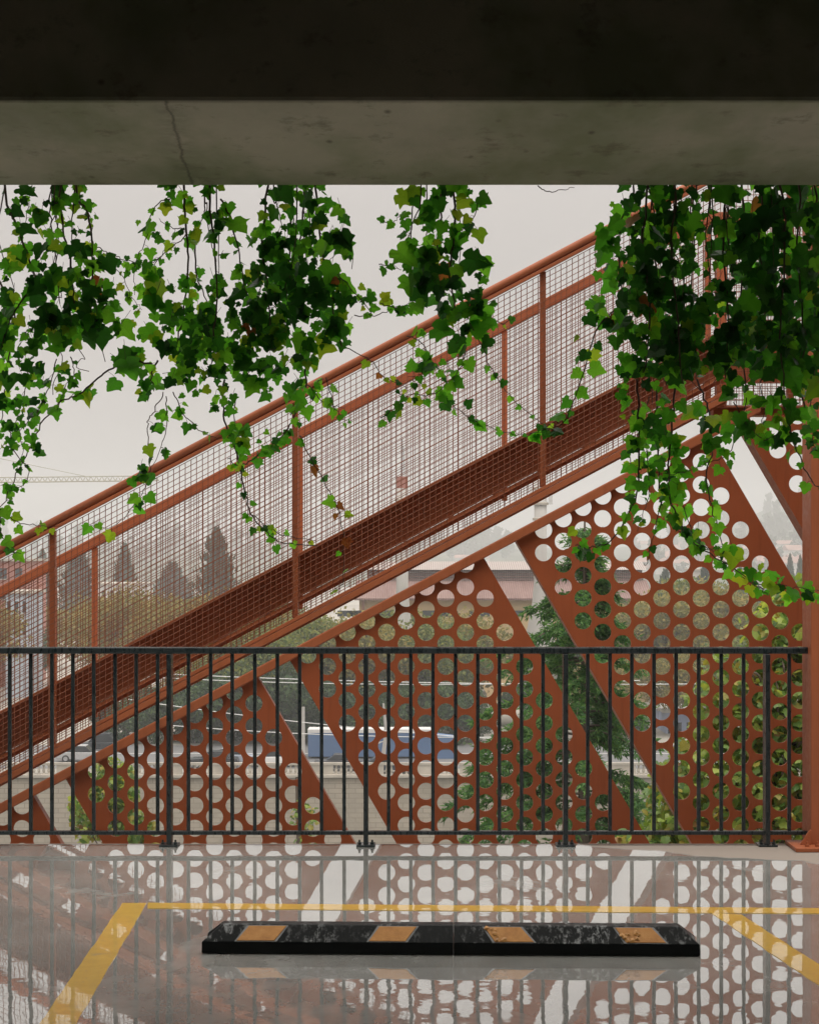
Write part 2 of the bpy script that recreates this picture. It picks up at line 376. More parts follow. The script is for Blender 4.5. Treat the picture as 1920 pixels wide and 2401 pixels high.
for px in (398, 858, 1325, 1797, -66, -530):
    X_ = (px - CX) * RD / F
    s = MB(); s.box(X_ - .0115, X_ + .0115, RD - .042, RD + .042, .0125, ztop - .034); p = s.build('post', BLACK, rl, bevel=.002)
    s = MB(); s.box(X_ - .047, X_ + .047, RD - .055, RD + .052, .001, .010); s.build('base_plate', BLACK, p, bevel=.002)
    for dx in (-.032, .032):
        s = MB(); s.lathe([(.009, 0), (.009, .010), (.005, .0105), (.005, .022), (.001, .023)], (X_ + dx, RD - .025, .0105), 6); s.build('bolt', BLACK, p)

# ------------------------------------------------------------------ red steel staircase
DN, DF = 9.70, 11.72
ST = thing('steel_staircase', (0, DN, 0), 'rust red steel staircase with woven wire sides and perforated plates beyond the railing', 'staircase')
K = .529
def band(y0, th, xa, xb): return [(xa, y0 - K * xa), (xb, y0 - K * xb), (xb, y0 - K * xb + th), (xa, y0 - K * xa + th)]
def pxprism(s, poly, d, dy, m=0): s.prism([W(x, y, d) for x, y in poly], (0, dy, 0), m)
XL, XT = -420, 1690                                # left end of the flight, top of the flight
# near handrail: round tube over a flat bar
s = MB(); pa, pb = W(XL, 1290 - K * XL, DN), W(1740, 1290 - K * 1740, DN)
pe = pb + Vector((.9, 0, 0))
s.tube([pa, pb, pe], 10.0 * DN / F, 14); s.build('handrail', RED, ST, smooth=True)
s = MB(); pxprism(s, band(1301, 8, XL, 1740), DN - .02, .04); s.build('handrail_bar', RED, ST, bevel=.002)
# far handrail, level above the landing
def farpt(px, py): return W(px, py, DF)
s = MB(); y0 = 1375
pxprism(s, band(y0, 25, XL + 100, 1662), DF - .03, .06)
yl = y0 - K * 1662; pxprism(s, [(1662.6, yl), (2300, yl), (2300, yl + 24), (1662.6, yl + 25)], DF - .03, .06)
s.build('handrail', RED, ST, bevel=.004)
# posts
for px in (-455, 122, 691.5, 1273, 1855):
    yt = 1309 - K * px if px < 1740 else 1309 - K * 1740
    yb = 1815 - K * px if px < 1690 else 951
    s = MB(); pxprism(s, [(px - 7, yt), (px + 7, yt), (px + 7, yb), (px - 7, yb)], DN + .012, .05); s.build('post', RED, ST, bevel=.003)
for px in (-261, 221, 703, 1183, 1660, 1692, 1900):
    yt = 1400 - K * px if px < 1660 else 1400 - K * 1662
    yb = 1800 - K * px if px < 1660 else 951
    w = 6.6 if px < 1690 else 12
    s = MB(); pxprism(s, [(px - w, yt), (px + w, yt), (px + w, yb), (px - w, yb)], DF - .02, .05); s.build('post', RED, ST, bevel=.003)
# stringers: channels with their flanges towards the viewer
def stringer(ytop, th, d, xa, xb, name='stringer'):
    s = MB()
    pxprism(s, band(ytop + 5, th - 26, xa, xb), d + .13, .012)
    pxprism(s, band(ytop, 6, xa, xb), d - .02, .212)
    a, b = W(xa, ytop + th - 20 - K * xa, d + .126), W(xb, ytop + th - 20 - K * xb, d + .126)      # bottom flange, top face sloping to the viewer
    fl = Vector((0, -.13, -9.0 * d / F)); dn = Vector((0, .0, -.006))
    s.add([a, b, b + fl, a + fl, a + dn, b + dn, b + fl + dn, a + fl + dn], [(0, 1, 2, 3), (7, 6, 5, 4), (3, 2, 6, 7), (0, 4, 5, 1), (0, 3, 7, 4), (1, 5, 6, 2)])
    pxprism(s, band(ytop + th - 12, 12, xa, xb), d + .17, .03)
    yl0, yl1 = ytop - K * xb, ytop - K * xb + th
    pxprism(s, [(xb + .5, yl0), (xb + 700, yl0), (xb + 700, yl1), (xb + .5, yl1)], d + .09, .012)
    return s.build(name, RED, ST, bevel=.002)
stringer(1668, 124, DN + .09, XL, XT)
stringer(1690, 102, DF - .30, XL, XT)
# treads between the stringers
tp, rise = .28, .28 * K
zt0 = H - (1700 - K * XL - HY) * DN / F; xt0 = (XL - CX) * DN / F
for i in range(17):
    xx = xt0 + i * tp
    s = MB(); s.box(xx, xx + .29, DN + .30, DF - .16, zt0 + i * rise, zt0 + i * rise + .03); s.build('tread', REDP, ST)
s = MB(); zl_ = H - (800 - HY) * DN / F
s.box((XT - CX) * DN / F, 4.2, DN + .30, DF - .16, zl_ - .05, zl_); s.build('landing', REDP, ST)
# lower chord of the near side
s = MB()
pxprism(s, band(1814, 9, XL, 1705), DN - .045, .085)
pxprism(s, band(1823.2, 1.4, XL, 1705), DN - .040, .075)
pxprism(s, band(1824.8, 15.5, XL, 1705), DN - .05, .09)
pxprism(s, band(1840.5, 5, XL, 1705), DN + .0, .05)
s.build('lower_chord', RED, ST, bevel=.003)
# panel chord
s = MB(); pxprism(s, band(1884.5, 25, XL, 1784), DN - .045, .055); s.build('panel_chord', RED, ST, bevel=.006)
# landing beam
s = MB(); pxprism(s, [(1672, 957), (2300, 957), (2300, 974), (1672, 974)], DN + .06, .12); pxprism(s, [(1676, 951), (2300, 951), (2300, 955.5), (1676, 955.5)], DN + .02, .16)
s.build('landing_beam', RED, ST, bevel=.003)
# woven wire, crimped over and under
def weave(d, ytop, ybot, xa, xb, name, flat=None):
    pit = 13.35 * DN / F; r = .0020; am = .0022
    s = MB(); Xa, Xb = (xa - CX) * d / F, (xb - CX) * d / F
    nx = int((Xb - Xa) / pit); nz = int((ybot - ytop) * d / F / pit)
    zb = lambda X_: H - (ybot - K * (X_ * F / d + CX) - HY) * d / F
    for i in range(nx + 1):
        X_ = Xa + i * pit; z0 = zb(X_); vs = []; jit = rnd.uniform(-.0012, .0012)
        for j in range(nz + 1):
            y = d + (am if (i + j) % 2 else -am); z = z0 + j * pit
            vs += [(X_ + jit - r, y, z), (X_ + jit, y - r, z), (X_ + jit + r, y, z), (X_ + jit, y + r, z)]
        s.add(vs, [(4 * j + k, 4 * j + (k + 1) % 4, 4 * j + 4 + (k + 1) % 4, 4 * j + 4 + k) for j in range(nz) for k in range(4)])
    for j in range(1, nz + 1):
        vs = []; jit = rnd.uniform(-.0012, .0012)
        for i in range(nx + 1):
            X_ = Xa + i * pit; z = zb(X_) + j * pit + jit; y = d + (-am if (i + j) % 2 else am)
            vs += [(X_, y - r, z), (X_, y, z + r), (X_, y + r, z), (X_, y, z - r)]
        s.add(vs, [(4 * i + k, 4 * i + (k + 1) % 4, 4 * i + 4 + (k + 1) % 4, 4 * i + 4 + k) for i in range(nx) for k in range(4)])
    if flat:                                       # level stretch beside the landing
        zb0_, zb1_, Xe = flat; X0 = Xb
        nx2 = int((Xe - X0) / pit); nz2 = int((zb1_ - zb0_) / pit)
        for i in range(nx2 + 1):
            X_ = X0 + i * pit; vs = []
            for j in range(nz2 + 1):
                y = d + (am if (i + j) % 2 else -am); z = zb0_ + j * pit
                vs += [(X_ - r, y, z), (X_, y - r, z), (X_ + r, y, z), (X_, y + r, z)]
            s.add(vs, [(4 * j + k, 4 * j + (k + 1) % 4, 4 * j + 4 + (k + 1) % 4, 4 * j + 4 + k) for j in range(nz2) for k in range(4)])
        for j in range(nz2 + 1):
            vs = []
            for i in range(nx2 + 1):
                X_ = X0 + i * pit; z = zb0_ + j * pit; y = d + (-am if (i + j) % 2 else am)
                vs += [(X_, y - r, z), (X_, y, z + r), (X_, y + r, z), (X_, y, z - r)]
            s.add(vs, [(4 * i + k, 4 * i + (k + 1) % 4, 4 * i + 4 + (k + 1) % 4, 4 * i + 4 + k) for i in range(nx2) for k in range(4)])
    return s.build(name, WIRE, ST, recalc=False)
zf = lambda py, d: H - (py - HY) * d / F
weave(DN, 1309, 1822, XL, 1700, 'wire_mesh', (zf(950, DN), zf(390, DN), 4.2))
weave(DF, 1398, 1812, XL + 90, 1655, 'wire_mesh', (zf(950, DF), zf(525, DF), 4.6))

# perforated plates
PITX, PITY, HR = 46.2, 53.3, 20.2
def perforated(left_x, right_x, org, top=True, ybot=2160, lmin=40, rmin=40, ytop_fn=None):
    """left_x / right_x: pixel x of the slanting edges at pixel y = 1828; org: centre of one hole."""
    SL = .58
    le = lambda y: left_x + SL * (y - 1828); re = lambda y: right_x + SL * (y - 1828)
    yt = ytop_fn or (lambda x: 1886.5 - K * x)
    bm = bmesh.new(); cache = {}
    def vert(x, y):
        k = (round(x * 20), round(y * 20))
        if k not in cache: cache[k] = bm.verts.new(W(x, y, DN))
        return cache[k]
    ymin = 900; N = 24
    k0, k1 = int((le(ymin) - org[0]) / PITX) - 2, int((re(ybot) - org[0]) / PITX) + 2
    j0, j1 = int((ymin - org[1]) / PITY) - 2, int((ybot - org[1]) / PITY) + 2
    for k in range(k0, k1 + 1):
        for j in range(j0, j1 + 1):
            cx_, cy_ = org[0] + k * PITX, org[1] + j * PITY + (PITY / 2 if k % 2 else 0)
            if cy_ < yt(cx_) - 70 or cx_ < le(cy_) - 60 or cx_ > re(cy_) + 60: continue
            hole = (cx_ - le(cy_) >= lmin) and (re(cy_) - cx_ >= rmin)
            outer = []; inner = []
            for q in range(N):
                an = 2 * math.pi * q / N; e = (an + math.pi / 6) % (math.pi / 3) - math.pi / 6 
                e2 = ((an) % (math.pi / 3)) - math.pi / 6
                rr = (PITY / 2) / math.cos(e2)
                outer.append(vert(cx_ + rr * math.cos(an), cy_ + rr * math.sin(an)))
                if hole: inner.append(bm.verts.new(W(cx_ + HR * math.cos(an), cy_ + HR * math.sin(an), DN)))
            try:
                if hole:
                    for q in range(N): bm.faces.new((outer[q], outer[(q + 1) % N], inner[(q + 1) % N], inner[q]))
                else: bm.faces.new(outer)
            except ValueError: pass
    def cut(p, q, keep):
        a, b, c = W(p[0], p[1], DN), W(q[0], q[1], DN), W(keep[0], keep[1], DN)
        nn = (b - a).cross(Vector((0, 1, 0))).normalized()
        if (c - a).dot(nn) > 0: nn = -nn
        bmesh.ops.bisect_plane(bm, geom=bm.verts[:] + bm.edges[:] + bm.faces[:], plane_co=a, plane_no=nn, clear_outer=True, dist=1e-6)
    my = min(1900, ybot - 100); mid = ((le(my) + re(my)) / 2, my)
    cut((le(1000), 1000), (le(2000), 2000), mid); cut((re(1000), 1000), (re(2000), 2000), mid)
    cut((0, yt(0)), (1000, yt(1000)), (mid[0], ybot)); cut((0, ybot), (1000, ybot), mid)
    r_ = bmesh.ops.extrude_face_region(bm, geom=bm.faces[:], use_keep_orig=True)
    bmesh.ops.translate(bm, verts=[v for v in r_['geom'] if isinstance(v, bmesh.types.BMVert)], vec=(0, .010, 0))
    bmesh.ops.recalc_face_normals(bm, faces=bm.faces)
    off = WL[ST.name]
    bmesh.ops.translate(bm, verts=bm.verts, vec=-off)
    me = bpy.data.meshes.new('perforated_panel'); bm.to_mesh(me); bm.free(); me.materials.append(REDP)
    p = link('perforated_panel', me, ST)
    # folded flanges along both slanting edges
    for edge, sg in ((le, 1), (re, -1)):
        yy = [y for y in range(900, ybot, 2) if y >= yt(edge(y)) + 3]
        if not yy: continue
        ya, yb_ = yy[0], ybot
        s = MB(); t = 2.2 * sg
        pts = [(edge(ya), ya), (edge(ya) + t, ya), (edge(yb_) + t, yb_), (edge(yb_), yb_)]
        s.prism([W(x, y, DN) + Vector((0, .0105, 0)) for x, y in pts], (0, .17 if sg > 0 else .055, 0)); s.build('flange', REDP, p, bevel=.001)
    return p
perforated(154.5 - 688, 56, (51.5, 1943.8))
perforated(154.5, 744.6, (503, 1863))
perforated(842, 1436, (906.4, 1483))
perforated(1534.6, 2133, (1644, 1722.5))
perforated(2222, 2820, (1823.6, 1054.5), ytop_fn=lambda x: 972, ybot=1700)
# column with base plate and gusset
s = MB(); xa = (1896.5 - CX) * 9.2 / F
s.box(xa, xa + .044, 9.15, 9.36, .0225, 3.6); s.box(xa + .0445, xa + .21, 9.175, 9.335, .0225, 3.6)
p = s.build('column', RED, ST, bevel=.003)
s = MB(); s.box(xa - .10, xa + .32, 9.03, 9.30, .001, .021); s.build('base_plate', RED, p, bevel=.003)
s = MB(); s.prism([(xa - .058, 9.14, .0215), (xa - .001, 9.14, .0215), (xa - .001, 9.14, .095), (xa - .010, 9.14, .095)], (0, .012, 0)); s.build('gusset', RED, p, bevel=.002)
for xx in (xa - .035, xa + .015):
    s = MB(); s.lathe([(.011, 0), (.011, .012), (.005, .0125), (.005, .026), (.001, .027)], (xx, 9.08, .0215), 6); s.build('bolt', RED, p)


# ------------------------------------------------------------------ hanging ivy
LEAFG = leafmat('ivy_leaf_green', [(.2, (.012, .058, .012)), (.5, (.034, .125, .018)), (.8, (.075, .185, .026))], (4.2, 4.2, 1.4), .62, 2.6, .4)
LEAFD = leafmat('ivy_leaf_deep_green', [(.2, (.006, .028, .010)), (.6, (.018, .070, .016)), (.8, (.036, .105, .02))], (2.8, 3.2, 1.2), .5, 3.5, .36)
LEAFY = leafmat('ivy_leaf_lime', [(.3, (.10, .19, .018)), (.6, (.16, .24, .022)), (.8, (.22, .25, .03))], (2.7, 2.7, 1.3), .6, 6, .45)
LEAFB = leafmat('ivy_leaf_withered', [(.3, (.20, .055, .02)), (.55, (.32, .13, .03)), (.8, (.40, .22, .05))], (1.6, 1.5, 1.2), .45, 14, .6)
STEM = simple('ivy_stem', (.085, .052, .040), .75, .35, 30)
IVYM = [LEAFG, LEAFD, LEAFY, LEAFB]
ID = 5.78
def ivy_leaf(s, base, tipdir, nrm, size, m, r=rnd):
    """one lobed leaf: base point, direction of the tip, facing, length in metres"""
    t = tipdir.normalized(); nn = (nrm - t * nrm.dot(t))
    if nn.length < 1e-3: nn = Vector((0, -1, .1)) - t * t.dot(Vector((0, -1, .1)))
    nn.normalize(); u = t.cross(nn)
    lob = r.uniform(.0, 1.0); fold = r.uniform(.05, .38); curl = r.uniform(-.1, .25)
    j = lambda: r.uniform(.88, 1.13)
    half = [(.12, -.13 - .05 * lob), (.28 * j(), -.16), (.44 * j(), -.06), (.52 * j(), .08), (.48 - .06 * lob, .19), (.54 * j(), .28 + .04 * lob), (.58 * j(), .36 + .04 * lob), (.44 - .09 * lob, .45), (.35 - .10 * lob, .54), (.27 - .07 * lob, .66), (.18, .79), (.09, .91)]
    pts = [(0, 0)] + half + [(0, .97 * j())] + [(-a * j(), b) for a, b in reversed(half)]
    sk = r.uniform(-.12, .12)
    vs = []
    for a, b in pts + [(0, .33)]:
        a2 = a + sk * b; z = -fold * abs(a) + curl * (b - .3) ** 2 * -1.0 + r.uniform(-.02, .02)
        vs.append(base + (u * a2 + t * b + nn * z) * size)
    n = len(pts)
    s.add(vs, [(i, (i + 1) % n, n) for i in range(n)], m)
def rndleafdir(r, spread=.75):
    nr = Vector((r.gauss(0, .55), -1 if r.random() < .62 else 1, r.gauss(.25, .5)))
    td = Vector((r.gauss(0, spread), r.gauss(0, .35), -1 + r.gauss(0, .45)))
    return td, nr
def pick(r, w):
    x = r.random() * sum(w); k = 0
    while k < 3 and x > w[k]: x -= w[k]; k += 1
    return k
def smooth_line(pts, k=6):
    P = [Vector(p) for p in pts]; P = [P[0] * 2 - P[1]] + P + [P[-1] * 2 - P[-2]]; outp = []
    for i in range(1, len(P) - 2):
        for q in range(k):
            t = q / k; p0, p1, p2, p3 = P[i - 1:i + 3]
            outp.append(.5 * ((2 * p1) + (p2 - p0) * t + (2 * p0 - 5 * p1 + 4 * p2 - p3) * t * t + (3 * p1 - p0 - 3 * p2 + p3) * t ** 3))
    return outp + [P[-2]]
A = lambda x, y: (x / 1.796, 400 + y / 1.796)          # two close-up charts of the ivy: left half, right half
B = lambda x, y: (960 + x / 1.796, 400 + y / 1.796)
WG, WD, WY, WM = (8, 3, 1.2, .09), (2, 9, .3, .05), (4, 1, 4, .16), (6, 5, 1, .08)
def ivy_plant(label, seed, strands, clumps, chart, thin=1.0):
    r = random.Random(seed)
    xs = [chart(p[0], p[1])[0] for st in strands for p in st[0]] + [chart(c[0], 0)[0] for c in clumps]
    xc = (sum(xs) / len(xs) - CX) * ID / F
    root = thing('hanging_ivy', (xc, 6.0, 3.82), label, 'ivy', 'ivy plants hanging from the parapet')
    vs, lv = MB(), MB()
    for st in strands:
        pts, sp, ls, wts, thick = st
        d0 = ID + r.uniform(-.10, .16); dd = r.uniform(-.06, .06)
        pp = []
        for i, p in enumerate(pts):
            x, y = chart(*p); pp.append(W(x, y, d0 + dd * i * .4))
        if pts[0][1] <= 60:                              # goes on up to the parapet it hangs from
            pp = [Vector((pp[0].x + r.uniform(-.05, .05), 6.0, 3.82)), Vector((pp[0].x, 6.14, 3.88)), Vector((pp[0].x, 6.13, 3.1))] + pp
        ln = smooth_line(pp)
        ln = [p + Vector((r.gauss(0, .0022), r.gauss(0, .003), r.gauss(0, .0022))) for p in ln]
        N = len(ln); vs.tube(ln, [thick * (1 - .55 * i / N) for i in range(N)], 5)
        if sp:
            acc = r.uniform(0, sp)
            for i in range(1, N):
                seg = ln[i] - ln[i - 1]; L_ = seg.length
                if ln[i].z > BZ + .25: continue
                while acc < L_:
                    p = ln[i - 1] + seg * (acc / L_); f = i / N
                    for rep in range(1 if r.random() < .75 else 2):
                        size = ls * r.uniform(.45, 1.0) * ID / F * (1.1 - .35 * f)
                        pet = Vector((r.gauss(0, .6), r.gauss(0, .35), r.gauss(-.2, .5))).normalized() * size * r.uniform(.25, .8)
                        td, nr = rndleafdir(r); td = td + pet.normalized() * .9
                        vs.tube([p, p + pet * .6 + Vector((0, 0, .004)), p + pet], .0008, 3, cap=False)
                        ivy_leaf(lv, p + pet, td, nr, size, pick(r, wts), r)
                    acc += sp * r.uniform(.25, .95)
                acc -= L_
    tops = [chart(*st[0][0])[0] for st in strands if st[4] >= T2 and st[0][0][1] <= 60]
    for k in range(len(tops) + 1):                      # bare old stems coming down from the trough
        xx = r.choice(tops) + r.gauss(0, 9)
        hang = r.uniform(90, 300); x1 = xx + r.gauss(0, 16); d0 = ID + r.uniform(-.05, .2)
        P0 = [Vector((W(xx, 400, d0).x, 6.13, 3.4)), W(xx, 420, d0), W(xx + r.gauss(0, 8), 430 + hang * .45, d0), W(x1, 430 + hang, d0)]
        ln = [p + Vector((r.gauss(0, .0015), 0, 0)) for p in smooth_line(P0)]
        vs.tube(ln, [.0030 * (1 - .6 * i / len(ln)) for i in range(len(ln))], 5)
    for (cx_, cy_, rx, ry, cov, ls, wts, dep) in clumps:
        cov *= thin * (.72 if cy_ < 300 else 1.0)
        n = int(cov * math.pi * rx * ry / 3.226 / (ls * ls * .245))
        for i in range(n):
            while True:
                a, b = r.uniform(-1, 1), r.uniform(-1, 1)
                if a * a + b * b < 1: break
            q = math.sqrt(a * a + b * b)
            if q > .8 and r.random() < .35: continue
            x, y = chart(cx_ + a * rx, cy_ + b * ry)
            if y < 405: continue
            d = ID + abs(r.gauss(0, dep)) * (1 - .5 * q) - .08
            size = ls * r.choice((.32, .4, .48, .56, .65, .75, 1.05)) * ID / F
            td, nr = rndleafdir(r, .9); td.x += a * .5
            p = W(x, y, d); td.normalize()
            ivy_leaf(lv, p - td * size * .5, td, nr, size, pick(r, wts), r)
            if r.random() < .4:
                pet = Vector((r.gauss(0, .4), r.gauss(0, .3), .8)).normalized() * size * .8
                b0 = p - td * size * .5; vs.tube([b0, b0 + pet], .0008, 3, cap=False)
        for i in range(int(n * .05) if cov > 1.2 else 0):               # tangled inner twigs
            x, y = cx_ + r.uniform(-.8, .8) * rx, cy_ + r.uniform(-.8, .5) * ry
            p0 = W(*chart(x, y), ID + r.uniform(0, dep)); pl = [p0]
            for q in range(4): pl.append(pl[-1] + Vector((r.gauss(0, .02), r.gauss(0, .01), r.uniform(-.05, .0))))
            if max(p.z for p in pl) < BZ + .1: vs.tube(smooth_line(pl, 3), .0013, 4)
    vs.build('vines', STEM, root, recalc=False)
    lv.build('leaves', IVYM, root, smooth=False, recalc=False)
    return root
T1, T2, T3 = .0052, .0034, .0019
ivy_plant('leftmost hanging ivy with a dark knot of leaves and long trailing strands at its foot', 11, [
    ([(25, 60), (70, 230), (125, 380), (150, 470), (150, 560)], .10, 38, WG, T1), ([(215, 60), (222, 250), (238, 420), (250, 560)], .12, 38, WM, T2),
    ([(260, 60), (268, 250), (300, 400), (310, 560)], .10, 42, WG, T1), ([(320, 60), (372, 180), (392, 400), (385, 640)], .08, 40, WG, T1),
    ([(330, 60), (378, 190), (400, 330), (500, 420), (550, 520), (600, 590)], .045, 28, WG, T3), ([(0, 460), (62, 620), (40, 760), (22, 900), (10, 1050)], .07, 40, WG, T2),
    ([(135, 60), (100, 250), (60, 400), (0, 480)], .1, 34, WG, T3), ([(150, 480), (80, 560), (40, 640), (0, 760)], .1, 40, WG, T2),
    ([(640, 810), (540, 808), (440, 850), (350, 930), (250, 980), (180, 1060), (130, 1160), (60, 1300), (0, 1430)], .075, 40, WG, T2),
    ([(120, 790), (110, 900), (70, 1060), (100, 1170), (70, 1250)], .04, 26, WG, T3), ([(240, 790), (190, 950), (130, 1050), (60, 1110), (0, 1170)], .04, 28, WG, T3),
    ([(300, 780), (310, 850), (280, 900), (240, 1010)], .05, 24, WG, T3), ([(40, 1090), (60, 1180), (120, 1260), (90, 1330), (0, 1325)], .05, 26, WG, T3),
    ([(0, 1420), (60, 1470), (150, 1498), (262, 1500)], .10, 34, WY, T3), ([(0, 1440), (6, 1530), (40, 1600), (90, 1612)], .055, 36, WG, T3),
    ([(400, 320), (470, 350), (560, 385), (640, 390), (700, 330)], .05, 22, WG, T3), ([(0, 500), (30, 560), (110, 560), (180, 600)], .08, 36, WG, T3),
], [(60, 120, 70, 75, .45, 44, WY, .06), (170, 130, 70, 80, .75, 56, WY, .06), (200, 250, 130, 110, .5, 40, WG, .08), (345, 240, 75, 140, .6, 42, WG, .08), (60, 420, 80, 130, .55, 46, WG, .1), (20, 640, 45, 170, 1.3, 56, WM, .1),
    (290, 420, 180, 90, .75, 46, WG, .1), (290, 560, 170, 150, 2.0, 46, WD, .22), (250, 690, 190, 90, 1.3, 42, WM, .15), (440, 560, 70, 130, .8, 46, WG, .08), (460, 690, 50, 60, .9, 52, WG, .06), (100, 720, 70, 70, .8, 34, WM, .08),
    (90, 850, 90, 80, .75, 32, WG, .08), (20, 920, 40, 90, 1.0, 44, WG, .08), (70, 1010, 90, 90, .5, 30, WG, .06), (300, 860, 80, 40, .4, 28, WG, .05), (80, 1130, 90, 60, .45, 26, WG, .05)], A)
ivy_plant('broad hanging ivy with large bright leaves on its left, left of the deepest clump', 12, [
    ([(780, 60), (785, 250), (792, 420), (770, 600), (740, 760)], .09, 38, WG, T1), ([(884, 60), (902, 300), (912, 500), (900, 700)], .09, 36, WG, T1),
    ([(820, 240), (830, 440), (880, 560)], .10, 34, WG, T2), ([(930, 120), (970, 200), (1002, 330), (1040, 520)], .08, 38, WG, T2),
    ([(740, 110), (650, 150), (612, 290), (570, 400), (565, 520)], .06, 34, WG, T3), ([(780, 250), (720, 235), (668, 200)], .09, 24, WG, T3), ([(790, 260), (740, 310), (650, 390), (620, 480), (615, 560)], .06, 30, WG, T3),
    ([(690, 930), (650, 1010), (622, 1070), (630, 1180), (625, 1290), (592, 1370), (540, 1440), (470, 1500), (390, 1500)], .085, 42, WG, T3), ([(700, 950), (702, 1050), (680, 1160), (630, 1270)], .11, 30, WG, T3),
    ([(730, 930), (770, 1020), (850, 1100), (930, 1130), (1010, 1128)], .055, 28, WG, T3), ([(660, 800), (640, 860), (650, 930)], .05, 44, WG, T2),
], [(690, 80, 45, 40, .8, 44, WG, .05), (820, 100, 130, 60, .55, 40, WG, .08), (800, 210, 60, 90, .7, 40, WG, .08), (940, 260, 80, 90, .9, 46, WG, .08), (720, 310, 70, 40, .3, 40, WY, .05), (600, 250, 30, 60, .5, 34, WG, .04),
    (620, 470, 50, 60, .7, 32, WG, .05), (840, 560, 140, 120, 1.0, 34, WM, .15), (660, 590, 90, 80, 1.3, 66, WG, .08), (600, 700, 90, 90, 1.3, 66, WG, .08), (460, 790, 60, 55, 1.2, 66, WG, .06), (590, 810, 50, 60, 1.0, 60, WG, .05),
    (800, 700, 150, 120, 1.5, 38, WD, .2), (930, 700, 150, 150, 1.4, 38, WD, .2), (900, 830, 190, 90, 1.1, 38, WM, .15), (620, 950, 75, 65, 1.2, 52, WG, .06), (760, 900, 80, 70, .9, 40, WG, .08), (880, 960, 110, 50, .5, 30, WG, .06), (590, 1290, 50, 45, 1.0, 34, WG, .04)], A)
ivy_plant('full hanging ivy ending in thin trailing strands across the stair mesh', 13, [
    ([(1130, 60), (1102, 300), (1130, 500), (1140, 700)], .08, 42, WG, T1), ([(1232, 60), (1222, 300), (1200, 500)], .09, 42, WM, T1), ([(1282, 60), (1268, 260), (1240, 460)], .09, 42, WG, T1), ([(1330, 60), (1350, 300), (1400, 560), (1440, 740)], .07, 42, WG, T1),
    ([(1420, 430), (1500, 520), (1558, 590), (1530, 612)], .05, 30, WG, T3), ([(1500, 615), (1580, 610), (1660, 582), (1720, 572)], .1, 34, WG, T3),
    ([(940, 880), (940, 1000), (960, 1100), (1000, 1200), (1030, 1350), (1060, 1450), (1130, 1530), (1200, 1570), (1335, 1580)], .075, 32, WG, T2), ([(990, 960), (985, 1090), (1000, 1230), (1020, 1330)], .06, 32, WG, T3),
    ([(1060, 1450), (1160, 1520), (1240, 1545), (1330, 1560)], .06, 20, WY, T3),
    ([(1280, 760), (1290, 900), (1250, 1000), (1200, 1100), (1100, 1190), (1000, 1240), (960, 1210)], .06, 34, WG, T2), ([(1370, 870), (1420, 1020), (1475, 1060)], .05, 26, WG, T3),
    ([(1260, 1110), (1300, 1200), (1380, 1330), (1430, 1450), (1450, 1600), (1440, 1740), (1410, 1760)], .085, 32, (3, 2, 2, 1.2), T3), ([(1300, 900), (1370, 980), (1440, 1000)], .06, 28, WG, T3),
    ([(1440, 740), (1560, 800), (1620, 870), (1715, 912)], .11, 24, WY, T3), ([(1250, 1000), (1330, 900), (1360, 870)], .06, 30, WG, T3),
], [(1180, 130, 80, 90, .8, 52, WG, .08), (1400, 110, 75, 80, .8, 58, WY, .06), (1290, 170, 110, 130, 1.1, 46, WM, .12), (1400, 230, 90, 90, .8, 50, WG, .08), (1130, 300, 110, 80, .8, 50, WG, .08), (1050, 300, 40, 70, .6, 50, WY, .04), (1290, 360, 190, 110, 1.3, 48, WM, .15),
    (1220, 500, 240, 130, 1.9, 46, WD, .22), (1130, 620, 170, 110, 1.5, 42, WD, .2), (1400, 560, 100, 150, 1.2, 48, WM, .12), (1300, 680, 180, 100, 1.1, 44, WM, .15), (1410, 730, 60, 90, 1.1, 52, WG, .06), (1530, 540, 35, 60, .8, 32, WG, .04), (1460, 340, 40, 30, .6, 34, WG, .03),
    (1100, 800, 130, 100, 1.2, 42, WM, .15), (1260, 800, 90, 90, .8, 40, WG, .08), (1090, 900, 110, 60, .8, 40, WG, .08), (1235, 960, 60, 80, 1.1, 46, WG, .06), (1250, 1070, 28, 40, 1.0, 44, WG, .03), (1000, 1080, 60, 40, .7, 32, WG, .04), (1000, 1160, 60, 60, .8, 34, WG, .04), (1130, 1150, 70, 60, .5, 30, WG, .04)], A)
